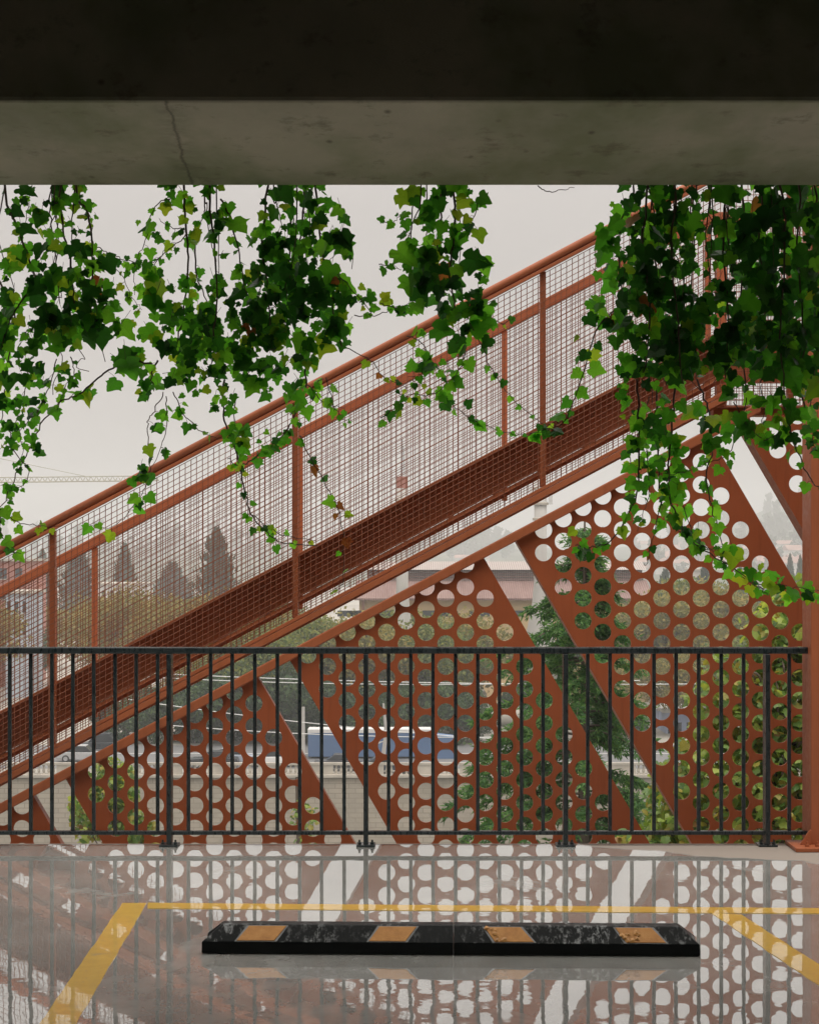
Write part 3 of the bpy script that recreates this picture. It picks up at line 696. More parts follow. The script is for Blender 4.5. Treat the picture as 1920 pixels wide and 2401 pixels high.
ivy_plant('narrow hanging ivy alone in the middle of the opening', 14, [
    ([(50, 60), (20, 200), (-20, 330)], .09, 44, WY, T2), ([(135, 60), (125, 250), (100, 480)], .08, 46, WG, T1), ([(185, 60), (192, 250), (170, 430), (200, 620)], .08, 46, WG, T1), ([(300, 90), (262, 220), (200, 262)], .08, 40, WY, T3),
    ([(250, 640), (300, 730), (360, 860), (430, 960), (540, 1050), (610, 1082)], .085, 30, WG, T3), ([(240, 760), (200, 850), (110, 935), (0, 945), (-40, 990)], .05, 36, WG, T3),
    ([(110, 945), (170, 970), (230, 1030), (320, 1072), (400, 1100), (475, 1110), (600, 1088), (670, 1020), (705, 960)], .065, 32, WG, T3), ([(300, 600), (380, 640), (440, 625)], .04, 28, WY, T3),
    ([(-10, 700), (50, 720), (90, 800), (60, 850), (0, 870)], .06, 40, WG, T3), ([(-130, 210), (-80, 215), (-40, 190)], .05, 24, WG, T3), ([(-130, 395), (-90, 400), (-30, 420)], .05, 28, WG, T3), ([(-120, 560), (-60, 575), (10, 560)], .05, 34, WG, T3), ([(-120, 1040), (-60, 1000), (0, 950)], .05, 30, WG, T3),
    ([(540, 68), (580, 85), (640, 80), (690, 68)], 0, 20, WG, T3),
], [(-20, 150, 45, 70, .9, 60, WY, .04), (-15, 260, 55, 70, 1.0, 60, WY, .05), (90, 150, 70, 90, 1.0, 50, WG, .08), (200, 110, 70, 60, .8, 48, WG, .06), (310, 110, 45, 70, 1.1, 62, WY, .05), (120, 300, 110, 110, 1.3, 52, WG, .1), (-20, 390, 45, 70, 1.0, 62, WG, .05), (100, 430, 120, 90, 1.8, 50, WD, .15), (270, 420, 80, 80, 1.2, 60, WG, .08), (20, 550, 45, 65, 1.0, 50, WG, .05),
    (170, 540, 150, 90, 1.6, 50, WD, .15), (320, 610, 75, 80, 1.3, 58, WG, .08), (210, 650, 90, 60, 1.3, 50, WM, .1), (30, 700, 45, 40, 1.0, 48, WG, .05), (290, 710, 50, 40, 1.1, 56, WG, .05), (200, 760, 45, 60, 1.0, 44, WM, .05), (90, 830, 60, 50, .6, 36, WG, .05), (170, 870, 40, 40, .9, 40, WG, .04), (60, 940, 110, 40, .6, 32, WG, .04)], B)
ivy_plant('large hanging ivy whose dark mass is left of the steel column, thick with stems', 15, [
    ([(945, 60), (880, 260), (890, 540), (800, 650), (745, 800), (700, 950), (640, 1070), (560, 1090)], .10, 50, WG, T2), ([(1000, 60), (985, 300), (1010, 600), (990, 850)], .08, 44, WD, T1), ([(1050, 60), (1030, 300), (1060, 620), (1080, 900)], .08, 44, WD, T1), ([(1120, 60), (1100, 300), (1130, 640), (1150, 900)], .08, 44, WD, T1),
    ([(1190, 60), (1200, 300), (1180, 640), (1210, 880)], .08, 44, WD, T2), ([(1010, 60), (1060, 240), (1150, 440), (1130, 700)], .09, 40, WM, T2), ([(1260, 60), (1250, 300), (1290, 600)], .09, 44, WM, T2),
    ([(960, 880), (968, 1100), (962, 1300), (940, 1410), (850, 1560), (760, 1588), (700, 1580)], .075, 36, WG, T2), ([(1120, 920), (1100, 1100), (1092, 1300), (1120, 1450), (1200, 1570), (1340, 1660), (1450, 1740), (1510, 1790)], .065, 38, WG, T2),
    ([(1040, 900), (1050, 1250), (1060, 1400), (1100, 1490), (1160, 1540)], .055, 34, WG, T2), ([(1210, 880), (1255, 1000), (1272, 1150), (1250, 1300), (1290, 1480), (1335, 1640)], .075, 44, WG, T2),
    ([(960, 1000), (1000, 1200), (1010, 1350), (980, 1450), (960, 1520)], .05, 30, WG, T3), ([(1100, 1300), (1160, 1440), (1210, 1560), (1300, 1620), (1400, 1720)], .06, 36, WG, T3),
    ([(1420, 960), (1395, 1060), (1340, 1190), (1280, 1220), (1180, 1262), (1110, 1280), (1060, 1275)], .06, 34, WG, T3), ([(1010, 950), (980, 1060), (930, 1200), (960, 1290)], .05, 34, WG, T3), ([(1200, 1560), (1260, 1590), (1340, 1580)], .06, 30, WG, T3), ([(1060, 1400), (1020, 1560), (1000, 1650), (985, 1660)], .07, 24, WY, T3),
    ([(1380, 1690), (1430, 1735), (1560, 1750), (1690, 1765), (1760, 1768)], .055, 46, WY, T3),
], [(860, 95, 25, 30, 1.0, 46, WG, .04), (890, 140, 40, 30, .8, 40, WG, .04), (835, 250, 65, 65, 1.3, 62, WG, .06), (790, 410, 60, 60, 1.2, 72, WG, .06), (870, 400, 60, 100, 1.0, 50, WG, .08), (820, 590, 90, 80, .9, 52, WG, .08), (780, 630, 40, 40, .9, 44, WG, .05), (715, 690, 35, 30, 1.0, 56, WY, .03), (740, 800, 30, 30, .9, 40, WG, .03),
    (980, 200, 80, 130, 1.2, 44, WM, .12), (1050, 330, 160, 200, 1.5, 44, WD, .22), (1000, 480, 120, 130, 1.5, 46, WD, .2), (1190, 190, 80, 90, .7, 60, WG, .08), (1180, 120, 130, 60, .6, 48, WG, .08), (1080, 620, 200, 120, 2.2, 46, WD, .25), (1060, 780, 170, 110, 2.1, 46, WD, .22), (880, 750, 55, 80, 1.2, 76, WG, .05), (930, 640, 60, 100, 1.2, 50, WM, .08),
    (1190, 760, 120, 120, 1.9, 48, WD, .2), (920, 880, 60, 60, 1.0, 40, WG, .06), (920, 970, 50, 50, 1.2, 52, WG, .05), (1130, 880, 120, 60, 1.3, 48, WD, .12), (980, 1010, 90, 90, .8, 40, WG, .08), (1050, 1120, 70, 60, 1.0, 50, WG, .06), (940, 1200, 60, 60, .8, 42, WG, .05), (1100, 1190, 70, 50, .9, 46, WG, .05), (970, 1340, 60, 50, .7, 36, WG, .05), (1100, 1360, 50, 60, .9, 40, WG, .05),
    (1280, 1170, 40, 40, 1.1, 44, WG, .04), (1320, 1500, 45, 40, 1.3, 60, WG, .03), (1350, 1620, 45, 45, 1.2, 48, WG, .04), (1480, 1700, 60, 45, 1.2, 46, WY, .04), (1170, 1540, 50, 40, .8, 36, WG, .04), (690, 1545, 30, 28, 1.3, 52, WY, .03), (715, 1575, 35, 20, .8, 36, WY, .03)], B, .85)
ivy_plant('darkest and densest hanging ivy, filling the upper right corner before the steel column', 16, [
    ([(1330, 60), (1320, 300), (1340, 600), (1330, 880)], .08, 46, WD, T1), ([(1400, 60), (1410, 300), (1390, 620), (1420, 940)], .08, 46, WD, T1), ([(1480, 60), (1470, 300), (1500, 640), (1480, 900)], .08, 46, WD, T1), ([(1560, 60), (1580, 340), (1560, 700), (1580, 930)], .08, 46, WD, T1), ([(1640, 60), (1630, 300), (1660, 700), (1640, 940)], .08, 46, WD, T1), ([(1710, 60), (1700, 300), (1720, 700), (1700, 950)], .08, 46, WD, T1),
    ([(1560, 920), (1590, 1040), (1625, 1160), (1680, 1290), (1740, 1345)], .085, 36, WG, T2), ([(1640, 930), (1690, 1060), (1724, 1150), (1760, 1200)], .06, 44, WG, T2), ([(1365, 980), (1440, 1090), (1500, 1132), (1545, 1110), (1570, 1050)], .05, 40, WG, T3), ([(1480, 900), (1495, 1000), (1470, 1080), (1420, 1130)], .06, 38, WG, T3), ([(1690, 940), (1700, 1100), (1690, 1180)], .06, 40, WG, T3),
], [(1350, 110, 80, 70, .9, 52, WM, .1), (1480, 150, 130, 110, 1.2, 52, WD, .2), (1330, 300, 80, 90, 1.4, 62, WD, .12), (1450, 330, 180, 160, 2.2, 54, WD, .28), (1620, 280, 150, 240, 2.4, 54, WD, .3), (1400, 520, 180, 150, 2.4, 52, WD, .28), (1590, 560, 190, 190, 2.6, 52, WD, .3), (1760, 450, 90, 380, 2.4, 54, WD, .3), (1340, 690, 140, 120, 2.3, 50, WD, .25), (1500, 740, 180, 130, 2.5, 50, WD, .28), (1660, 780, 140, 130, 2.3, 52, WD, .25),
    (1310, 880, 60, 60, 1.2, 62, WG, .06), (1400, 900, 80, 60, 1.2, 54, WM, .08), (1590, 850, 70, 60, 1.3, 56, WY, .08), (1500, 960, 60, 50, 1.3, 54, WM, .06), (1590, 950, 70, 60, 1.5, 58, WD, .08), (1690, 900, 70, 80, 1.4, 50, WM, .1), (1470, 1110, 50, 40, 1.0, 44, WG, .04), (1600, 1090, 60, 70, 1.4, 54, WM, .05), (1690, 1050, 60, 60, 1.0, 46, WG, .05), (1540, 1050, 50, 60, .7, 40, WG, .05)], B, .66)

# ------------------------------------------------------------------ the far bank
GR = -17.3; QY = 156.0; RB = -25.0
GROUND = simple('dusty_ground', (.30, .28, .24), .95, .25, .03)
s = MB()
s.add([(-900, -60, RB), (900, -60, RB), (900, QY + 1.2, RB), (-900, QY + 1.2, RB), (-900, QY + 1.2, GR), (900, QY + 1.2, GR), (4000, 6000, GR), (-4000, 6000, GR)], [(0, 1, 2, 3), (3, 2, 5, 4), (4, 5, 6, 7)])
tag(s.build('ground', GROUND), 'pale ground of the river valley', None, None, 'structure')
WATER = simple('river_water', (.07, .085, .07), .12, .2, .2, .3, .8)
s = MB(); s.add([(-900, 40, RB + .3), (900, 40, RB + .3), (900, QY - 2, RB + .3), (-900, QY - 2, RB + .3)], [(0, 1, 2, 3)])
tag(s.build('river_water', WATER), 'grey green river', None, None, 'structure')
ASPH = simple('grey_asphalt', (.13, .13, .13), .8, .2, .15)
s = MB(); s.add([(-300, QY + 4.5, GR + .03), (300, QY + 4.5, GR + .03), (300, QY + 24, GR + .03), (-300, QY + 24, GR + .03)], [(0, 1, 2, 3)])
tag(s.build('riverside_road', ASPH), 'grey riverside road', None, None, 'structure')
WHITE = simple('white_paint', (.58, .57, .55), .6, .08, 3)
s = MB()
for yy in (QY + 7, QY + 16): s.add([(-300, yy, GR + .06), (300, yy, GR + .06), (300, yy + .35, GR + .06), (-300, yy + .35, GR + .06)], [(0, 1, 2, 3)])
tag(s.build('road_marking', WHITE), 'white lane lines on the riverside road', None, None, 'structure')
# quay wall and balustrade
m = NT('quay_stone')
br = m.n('ShaderNodeTexBrick'); br.inputs['Scale'].default_value = 1; br.inputs['Brick Width'].default_value = 1.15; br.inputs['Row Height'].default_value = .42; br.inputs['Mortar Size'].default_value = .035
br.inputs['Color1'].default_value = (.40, .345, .275, 1); br.inputs['Color2'].default_value = (.345, .30, .24, 1); br.inputs['Mortar'].default_value = (.25, .22, .175, 1)
cm = m.n('ShaderNodeCombineXYZ'); geo = m.n('ShaderNodeNewGeometry'); sx = m.n('ShaderNodeSeparateXYZ'); m.l(geo.outputs['Position'], sx.inputs[0])
m.l(sx.outputs['X'], cm.inputs[0]); m.l(sx.outputs['Z'], cm.inputs[1]); m.l(cm.outputs[0], br.inputs['Vector'])
col = m.mix(m.ramp(m.noise(.35, 6, .65), [(.4, 0), (.62, .7)]), br.outputs['Color'], (.30, .265, .21))
col = m.mix(m.ramp(m.noise(.25, 5, .6, (1, 1, .3)), [(.55, 0), (.75, .35)]), col, (.20, .20, .14))
m.set(Base_Color=col, Roughness=.95); m.bump(m.noise(4, 5, .6), .6, .05); QUAY = m.mat
STONE = simple('pale_stone', (.42, .38, .32), .9, .18, .8)
s = MB(); s.box(-140, 140, QY + .2, QY + 1.1, RB + .2, GR - .25)
qw = s.build('quay_wall', QUAY); tag(qw, 'long pale stone block quay wall below the riverside road', 'quay wall')
bl = thing('stone_balustrade', (0, QY + .5, GR - .25), 'pale stone balustrade with groups of dark openings along the top of the quay wall', 'balustrade')
s = MB(); s.box(-140, 140, QY - .05, QY + 1.1, GR - .245, GR - .02); s.build('ledge', STONE, bl)
s = MB(); s.box(-140, 140, QY + .35, QY + .75, GR + .78, GR + .98); s.build('coping', STONE, bl)
for i in range(-32, 33):
    x0 = i * 4.3
    if abs(x0) > 60: continue
    s = MB(); s.box(x0, x0 + 2.1, QY + .4, QY + .7, GR - .017, GR + .777); s.build('panel', STONE, bl)
    if abs(x0) < 38:
        for k in range(5):
            s = MB(); s.lathe([(.13, 0), (.13, .06), (.08, .1), (.135, .3), (.08, .55), (.07, .68), (.13, .74), (.13, .79)], (x0 + 2.35 + k * .42, QY + .55, GR - .014), 8); s.build('baluster', STONE, bl)

# ------------------------------------------------------------------ hills
def smooth(t): t = max(0, min(1, t)); return t * t * (3 - 2 * t)
def interp(tab, x):
    if x <= tab[0][0]: return tab[0][1]
    for (a, b), (c, d) in zip(tab, tab[1:]):
        if x <= c: return b + (d - b) * (x - a) / (c - a)
    return tab[-1][1]
class Hill:
    def __init__(s, name, label, dr, d0, ridge, mat, amp):
        s.dr, s.d0, s.ridge, s.amp = dr, d0, ridge, amp
        s.me = None; nx, ny = 220, 46
        xs = [ridge[0][0] + (ridge[-1][0] - ridge[0][0]) * i / nx for i in range(nx + 1)]
        vs = []
        for j in range(ny + 1):
            y = d0 + (dr * 1.2 - d0) * j / ny
            for x in xs:
                X_ = (x - CX) * dr / F; vs.append((X_, y, s.z(X_, y)))
        fs = [(j * (nx + 1) + i, j * (nx + 1) + i + 1, (j + 1) * (nx + 1) + i + 1, (j + 1) * (nx + 1) + i) for j in range(ny) for i in range(nx)]
        mb = MB(); mb.add(vs, fs); o = mb.build(name, mat, smooth=True, recalc=False); tag(o, label, None, None, 'structure')
    def z(s, X_, y):
        x = X_ * F / s.dr + CX; zr = H - (interp(s.ridge, x) - HY) * s.dr / F
        t = (y - s.d0) / (s.dr - s.d0); t = t if t < 1 else 2 - t
        n = mnoise.fractal(Vector((X_ * .012, y * .012, 3)), .6, 2.1, 4) * s.amp
        return GR - .5 + (zr - GR + .5) * smooth(t) ** .9 + n * min(1, max(0, t * 3))
    def hit(s, px, py):
        d = s.d0
        while d < s.dr * 1.02:
            p = W(px, py, d)
            if p.z <= s.z(p.x, p.y): return p
            d += 8
        return None
m = NT('wooded_hillside')
a = m.noise(.008, 6, .7); b = m.noise(.09, 4, .7, (1, .6, 1))
col = m.ramp(a, [(.35, (.030, .050, .026)), (.5, (.055, .075, .035)), (.62, (.15, .14, .085)), (.75, (.20, .18, .12))])
col = m.mix(m.ramp(b, [(.42, 0), (.6, .8)]), col, (.028, .045, .025))
m.set(Base_Color=col, Roughness=1, Specular_IOR_Level=0); HILLM = m.mat
HL = Hill('far_hill', 'low wooded hill fading into haze', 3000, 900, [(-1400, 1306), (-300, 1300), (0, 1297), (230, 1289), (360, 1287), (480, 1278), (600, 1276), (740, 1281), (860, 1288), (960, 1291), (1060, 1285), (1130, 1282), (1200, 1284), (1290, 1292), (1450, 1300), (1700, 1302), (2600, 1306)], HILLM, 5)
HR2 = Hill('near_hill', 'grassy hill with houses rising at the right', 2300, 650, [(1150, 1318), (1400, 1303), (1500, 1288), (1600, 1264), (1650, 1247), (1700, 1237), (1745, 1226), (1782, 1216), (1808, 1210), (1830, 1203), (1852, 1194), (1885, 1180), (1930, 1168), (2000, 1160), (2150, 1175), (2500, 1240), (3000, 1300)], HILLM, 4)

# ------------------------------------------------------------------ trees
BARK = simple('tree_bark', (.11, .085, .065), .95, .3, 2)
OLIVE = leafmat('olive_yellow_leaves', [(.3, (.13, .135, .034)), (.5, (.21, .190, .050)), (.7, (.29, .225, .06))], (1.5, 1.5, 1), .35, .5, .6, .2)
GREENL = leafmat('mid_green_leaves', [(.3, (.065, .105, .026)), (.5, (.135, .17, .036)), (.72, (.22, .225, .05))], (1.5, 1.5, 1), .35, .6, .6, .2)
DARKL = leafmat('dark_green_leaves', [(.3, (.022, .050, .018)), (.6, (.048, .088, .028)), (.8, (.085, .13, .036))], (1.3, 1.4, 1), .25, .6, .6, .2)
CYPR = leafmat('cypress_needles', [(.3, (.028, .056, .036)), (.7, (.070, .105, .060))], (1, 1, 1), .15, .8, .7, .1)
def card(s, p, sz, r, m=0, up=.3):
    n = Vector((r.gauss(0, 1), r.gauss(0, 1), r.gauss(up, 1))).normalized()
    u = n.orthogonal().normalized(); u = Matrix.Rotation(r.uniform(0, 6.28), 3, n) @ u; v = n.cross(u)
    a, b = sz * r.uniform(.6, 1.2), sz * r.uniform(.4, .9)
    s.add([p - u * a * .6, p - v * b * .5 + u * a * .1, p + u * a * .7, p + v * b * .5 - u * a * .05], [(0, 1, 2, 3)], m)
def broadleaf(name, loc, hgt, rad, label, cat, group, mat, seed, n=7500, sz=.42, nb=36, low=.28):
    r = random.Random(seed); root = thing(name, loc, label, cat, group)
    o = Vector(loc); lv, tk = MB(), MB()
    cz = hgt * (low + (1 - low) / 2); rz = hgt * (1 - low) / 2
    tk.tube([o, o + Vector((.1, 0, hgt * .2)), o + Vector((-.05, .1, hgt * .45)), o + Vector((0, 0, hgt * .7))], [hgt * .022, hgt * .018, hgt * .013, hgt * .006], 8)
    for i in range(nb):
        while True:
            q = Vector((r.uniform(-1, 1), r.uniform(-1, 1), r.uniform(-1, 1)))
            if .25 < q.length < 1: break
        c = o + Vector((q.x * rad * .8, q.y * rad * .8, cz + q.z * rz * .82)); br_ = rad * r.uniform(.26, .46)
        tk.tube([o + Vector((0, 0, hgt * r.uniform(.25, .5))), o.lerp(c, .6) + Vector((0, 0, hgt * .12)), c], [hgt * .009, hgt * .006, hgt * .002], 5)
        for k in range(n // nb):
            d = Vector((r.gauss(0, 1), r.gauss(0, 1), r.gauss(0, 1))).normalized() * br_ * r.random() ** .4
            d.z *= .75; card(lv, c + d, sz, r)
    tk.build('trunk', BARK, root); lv.build('crown', mat, root, recalc=False)
    return root
def cypress(name, loc, hgt, rad, label, group, seed, n=2600, sz=.4, layers=0):
    r = random.Random(seed); root = thing(name, loc, label, 'tree', group); o = Vector(loc); lv, tk = MB(), MB()
    tk.tube([o, o + Vector((0, 0, hgt * .9))], [rad * .16, .04], 7)
    for i in range(n):
        t = r.random() ** .8; prof = rad * (1 - t) ** .75 * min(1, .45 + t * 4) * r.uniform(.45, 1.3)
        if layers: prof *= .55 + .75 * abs(math.sin(t * layers + .5 * math.sin(t * 17)))
        a = r.uniform(0, 6.283); q = r.random() ** .35
        p = o + Vector((math.cos(a) * prof * q, math.sin(a) * prof * q, hgt * (.06 + .95 * t)))
        u = Vector((math.cos(a) * .35, math.sin(a) * .35, 1)).normalized(); w = u.cross(Vector((r.gauss(0, 1), r.gauss(0, 1), 0))).normalized()
        l = sz * r.uniform(.6, 1.3); lv.add([p - w * l * .22, p + w * l * .22, p + u * l], [(0, 1, 2)])
    tk.build('trunk', BARK, root); lv.build('crown', CYPR, root, recalc=False); return root
def onground(px, d, z=GR): return Vector(((px - CX) * d / F, d, z))
GT = 'broad street trees on the far bank'
def tree_h(py, d): return H - (py - HY) * d / F - GR
protos = [broadleaf('street_tree', onground(620, 186), tree_h(1455, 186), 6.2, 'yellow green broad tree on the far bank, left of the blue lorry', 'tree', GT, GREENL, 1),
          broadleaf('street_tree', onground(840, 190), tree_h(1440, 190), 6.6, 'olive broad tree standing behind the blue lorry', 'tree', GT, OLIVE, 2),
          broadleaf('street_tree', onground(500, 182), tree_h(1585, 182), 5.0, 'dark green low tree beside the parked cars', 'tree', GT, DARKL, 3)]
base = {0: (620, tree_h(1455, 186)), 1: (840, tree_h(1440, 190)), 2: (500, tree_h(1585, 182))}
spots = [(0, 735, 192, 1440), (2, 700, 184, 1610), (2, 430, 184, 1640), (0, 1000, 194, 1455), (2, 980, 186, 1600), (1, 1090, 205, 1440), (0, 960, 215, 1425), (1, 390, 215, 1400), (1, 300, 225, 1380), (1, 500, 222, 1395), (1, 590, 230, 1400), (0, 660, 240, 1410), (1, 220, 245, 1400),
         (2, 350, 190, 1610), (2, 585, 192, 1600), (1, 1560, 205, 1385), (1, 1660, 215, 1370), (0, 1620, 235, 1350), (1, 1480, 220, 1410), (1, 1740, 225, 1400), (2, 1350, 210, 1500), (1, 1420, 190, 1530), (1, 1580, 190, 1520), (0, 1720, 190, 1500), (2, 1250, 200, 1590), (2, 820, 186, 1625), (0, 560, 188, 1500), (0, 780, 200, 1450), (1, 680, 205, 1455), (0, 900, 200, 1450), (2, 760, 184, 1590), (2, 880, 186, 1600), (2, 640, 182, 1560), (2, 520, 186, 1560), (2, 290, 186, 1660), (1, 450, 205, 1480), (0, 1050, 198, 1470), (2, 1060, 190, 1610), (0, 1860, 205, 1390), (1, 90, 300, 1420), (2, 40, 260, 1470), (1, -60, 230, 1400), (0, 2000, 210, 1400), (1, -160, 250, 1380)]
for i, (k, px, d, top) in enumerate(spots):
    h = tree_h(top, d); sc = h / base[k][1]; w = rnd.uniform(.9, 1.15)
    dup(protos[k], onground(px, d), rnd.uniform(0, 6.28), (sc * w, sc * w, sc), ('yellow green broad tree among the trees of the far bank', 'olive yellow broad tree among the trees of the far bank', 'dark green low tree in the shade under the street trees')[k], GT)
GC = 'dark cypresses rising above the far bank'
cypress('tall_conifer', onground(508, 330), tree_h(1252, 330), 6.0, 'tall ragged conifer right of the cypresses, behind the wire mesh', GC, 22, 3200, 1.2, 26)
c0 = cypress('cypress_tree', onground(292, 430), tree_h(1284, 430), 4.6, 'slim dark cypress behind the far post of the wire mesh', GC, 21, 2600, 1.2)
for px, d, top, wd, lb in ((185, 430, 1298, 1.7, 'broad dark cypress between the two left posts of the wire mesh'), (405, 480, 1325, 2.2, 'broad blurry conifer between the slim cypress and the tall conifer'), (100, 470, 1297, .9, 'pale cypress at the left edge near the red building'),
                       (1735, 330, 1336, .6, 'slim cypress seen through the right perforated plate'), (1655, 320, 1330, 1.0, 'dark cypress beside the pale house in the right perforated plate'), (1560, 330, 1345, 1.0, 'cypress seen through the middle of the right perforated plate'), (1500, 330, 1350, .9, 'cypress left of another one in the right perforated plate'), (1876, 420, 1312, .55, 'slim cypress left of the steel column'), (1888, 430, 1318, .8, 'ragged conifer touching the steel column'), (1852, 460, 1308, .6, 'hazy cypress on the foot of the right hill')):
    h = tree_h(top, d); sc = h / tree_h(1284, 430); dup(c0, onground(px, d), rnd.uniform(0, 6), (sc * wd, sc * wd, sc), lb, GC)
SHR = 'dark shrubs along the far side of the riverside road'
sh0 = broadleaf('roadside_shrub', onground(300, 181.5), 4.2, 2.6, 'dark shrub under the street trees beside the road', 'shrub', SHR, DARKL, 33, 2600, .34, 22, .02)
for px in (255, 365, 420, 470, 525, 575, 630, 690, 760, 830, 890, 950, 1010, 1070, 1120, 1420, 1480): k = rnd.uniform(.75, 1.25); dup(sh0, onground(px, 181.5 + rnd.uniform(-.4, 3)), rnd.uniform(0, 6), (k, k, k * rnd.uniform(.8, 1.25)), None, SHR)
# dark wooded knoll seen through the right plate
TUFT = broadleaf('dense_tree', onground(1750, 300), tree_h(1372, 300), 12, 'dense blue green tree behind the small cream house', 'tree', None, CYPR, 31, 4200, .7, 34, .15)

# near conifer with drooping sprays
r = random.Random(41); cd = 30.0
CON = [leafmat('conifer_sprays', [(.25, (.028, .078, .028)), (.5, (.066, .155, .050)), (.75, (.135, .235, .075))], (1.8, 1.9, 1.1), .4, 1.6, .55, .3), BARK]
cl = onground(1368, cd, RB); croot = thing('conifer_tree', cl, 'tall near conifer with drooping green sprays behind the middle perforated plates', 'tree')
top = H - (1222 - HY) * cd / F; lv, tk = MB(), MB()
tk.tube([cl, Vector((cl.x - .1, cd, -8)), Vector((cl.x, cd, -3)), Vector((cl.x + .02, cd, top))], [.35, .22, .10, .015], 8)
bx = cl.x
for i in range(230):
    t = (i + r.random()) / 230; z = top - .15 - 9.5 * t ** 1.05; L_ = .25 + 2.5 * min(1, ((top - z) / 6.5)) ** .85; L_ *= r.uniform(.55, 1.1)
    a = r.uniform(0, 6.283); asym = 1.3 if math.cos(a) < 0 else .72; L_ *= asym if abs(math.cos(a)) > .3 else 1
    dv = Vector((math.cos(a), math.sin(a), 0)); p0 = Vector((bx, cd, z)); pts = []
    for k in range(7):
        q = k / 6; pts.append(p0 + dv * L_ * q + Vector((0, 0, L_ * (.18 * q - .42 * q * q))))
    tk.tube(pts, [.022 * (1 - .8 * k / 6) for k in range(7)], 4, cap=False)
    nb = int(40 + L_ * 95)
    for k in range(nb):
        q = r.uniform(.18, 1.0); f = q * 6; i0 = min(5, int(f)); p = pts[i0].lerp(pts[i0 + 1], f - i0) + Vector((r.gauss(0, .05), r.gauss(0, .05), r.gauss(0, .03)))
        sd_ = dv.cross(Vector((0, 0, 1))) * r.gauss(0, .9) + dv * r.uniform(.1, 1) + Vector((0, 0, r.gauss(-.45, .4))); sd_.normalize(); ll = r.uniform(.07, .17)
        for e in range(4):
            s2 = (sd_ + Vector((r.gauss(0, .35), r.gauss(0, .35), r.gauss(0, .35)))).normalized(); b0 = p + sd_ * ll * e * .25; w = s2.orthogonal().normalized(); w = Matrix.Rotation(r.uniform(0, 6.28), 3, s2) @ w * r.uniform(.010, .022)
            lv.add([b0 - w, b0 + w, b0 + s2 * ll * .7], [(0, 1, 2)])
tk.build('trunk', BARK, croot, recalc=False); lv.build('crown', CON[0], croot, recalc=False)

# near broadleaf trees with lobed yellowing leaves
def near_tree(name, px, d, spans, label, mats, wts, seed, lsz):
    r = random.Random(seed); loc = onground(px, d, RB); root = thing(name, loc, label, 'tree'); lv, tk = MB(), MB()
    zt = H - (spans[0][1] - HY) * d / F
    tk.tube([loc, Vector((loc.x + .2, d + .1, -12)), Vector((loc.x, d, -4)), Vector((loc.x, d, zt - .8))], [.26, .18, .08, .02], 8)
    for (cx_, cy_, rx, ry, n) in spans:
        c = W(cx_, cy_, d); ax, az = rx * d / F, ry * d / F
        for b in range(max(3, n // 70)):
            e = c + Vector((r.uniform(-.8, .8) * ax, r.uniform(-.8, .8) * ax, r.uniform(-.8, .8) * az))
            st_ = Vector((loc.x + r.uniform(-.1, .1), d, min(zt - 1, e.z - r.uniform(.3, 1.2)))); mid = st_.lerp(e, .55) + Vector((r.gauss(0, .1), r.gauss(0, .1), .15))
            tk.tube(smooth_line([st_, mid, e], 4), [.02, .018, .016, .014, .012, .010, .008, .006, .004], 5, cap=False)
        for k in range(n):
            while True:
                q = Vector((r.uniform(-1, 1), r.uniform(-1, 1), r.uniform(-1, 1)))
                if q.length < 1: break
            p = c + Vector((q.x * ax, q.y * max(ax, az) * .9, q.z * az)); td = Vector((r.gauss(0, .8), r.gauss(0, .8), -.8 + r.gauss(0, .4))); nr = Vector((r.gauss(0, .6), r.gauss(-.3, .6), 1))
            ivy_leaf(lv, p, td, nr, lsz * r.uniform(.6, 1.2), pick(r, wts), r)
    tk.build('trunk', BARK, root, recalc=False); lv.build('crown', mats, root, recalc=False); return root
MAP = [leafmat('maple_leaf_green', [(.3, (.11, .19, .04)), (.5, (.18, .26, .055)), (.75, (.27, .33, .08))], (2.2, 2.0, 1.1), .42, 1.6, .4, .45),
       leafmat('maple_leaf_dark', [(.3, (.07, .14, .03)), (.75, (.12, .20, .045))], (1.6, 1.6, 1), .35, 1.6, .4, .45),
       leafmat('maple_leaf_yellow', [(.3, (.22, .21, .04)), (.75, (.34, .28, .055))], (1.5, 1.4, 1), .4, 2.5, .45, .4),
       leafmat('maple_leaf_brown', [(.3, (.20, .10, .03)), (.75, (.28, .16, .05))], (1.3, 1.3, 1), .35, 3, .5, .4)]
near_tree('maple_tree', 1830, 17.5, [(1880, 1390, 60, 45, 170), (1850, 1480, 120, 90, 650), (1760, 1640, 150, 130, 1300), (1900, 1640, 170, 170, 1400), (1740, 1830, 190, 170, 1900), (1920, 1860, 190, 180, 1400), (1580, 1900, 75, 130, 480), (1530, 1990, 110, 60, 400)], 'near broadleaf tree with yellow green lobed leaves behind the right perforated plate', MAP, (7, 3, 2.2, .25), 51, .085)
near_tree('maple_tree', 270, 38, [(265, 1850, 62, 80, 700), (300, 1945, 70, 70, 700), (205, 1905, 45, 70, 330), (330, 1990, 50, 50, 250)], 'near yellow green tree top behind the left perforated plate', MAP, (6, 3, 3, .4), 52, .12)
near_tree('maple_tree', 700, 45, [(712, 1915, 32, 48, 120), (725, 1985, 40, 40, 100)], 'thin yellowing tree top in front of the quay wall', MAP, (4, 2, 4, .6), 53, .12)

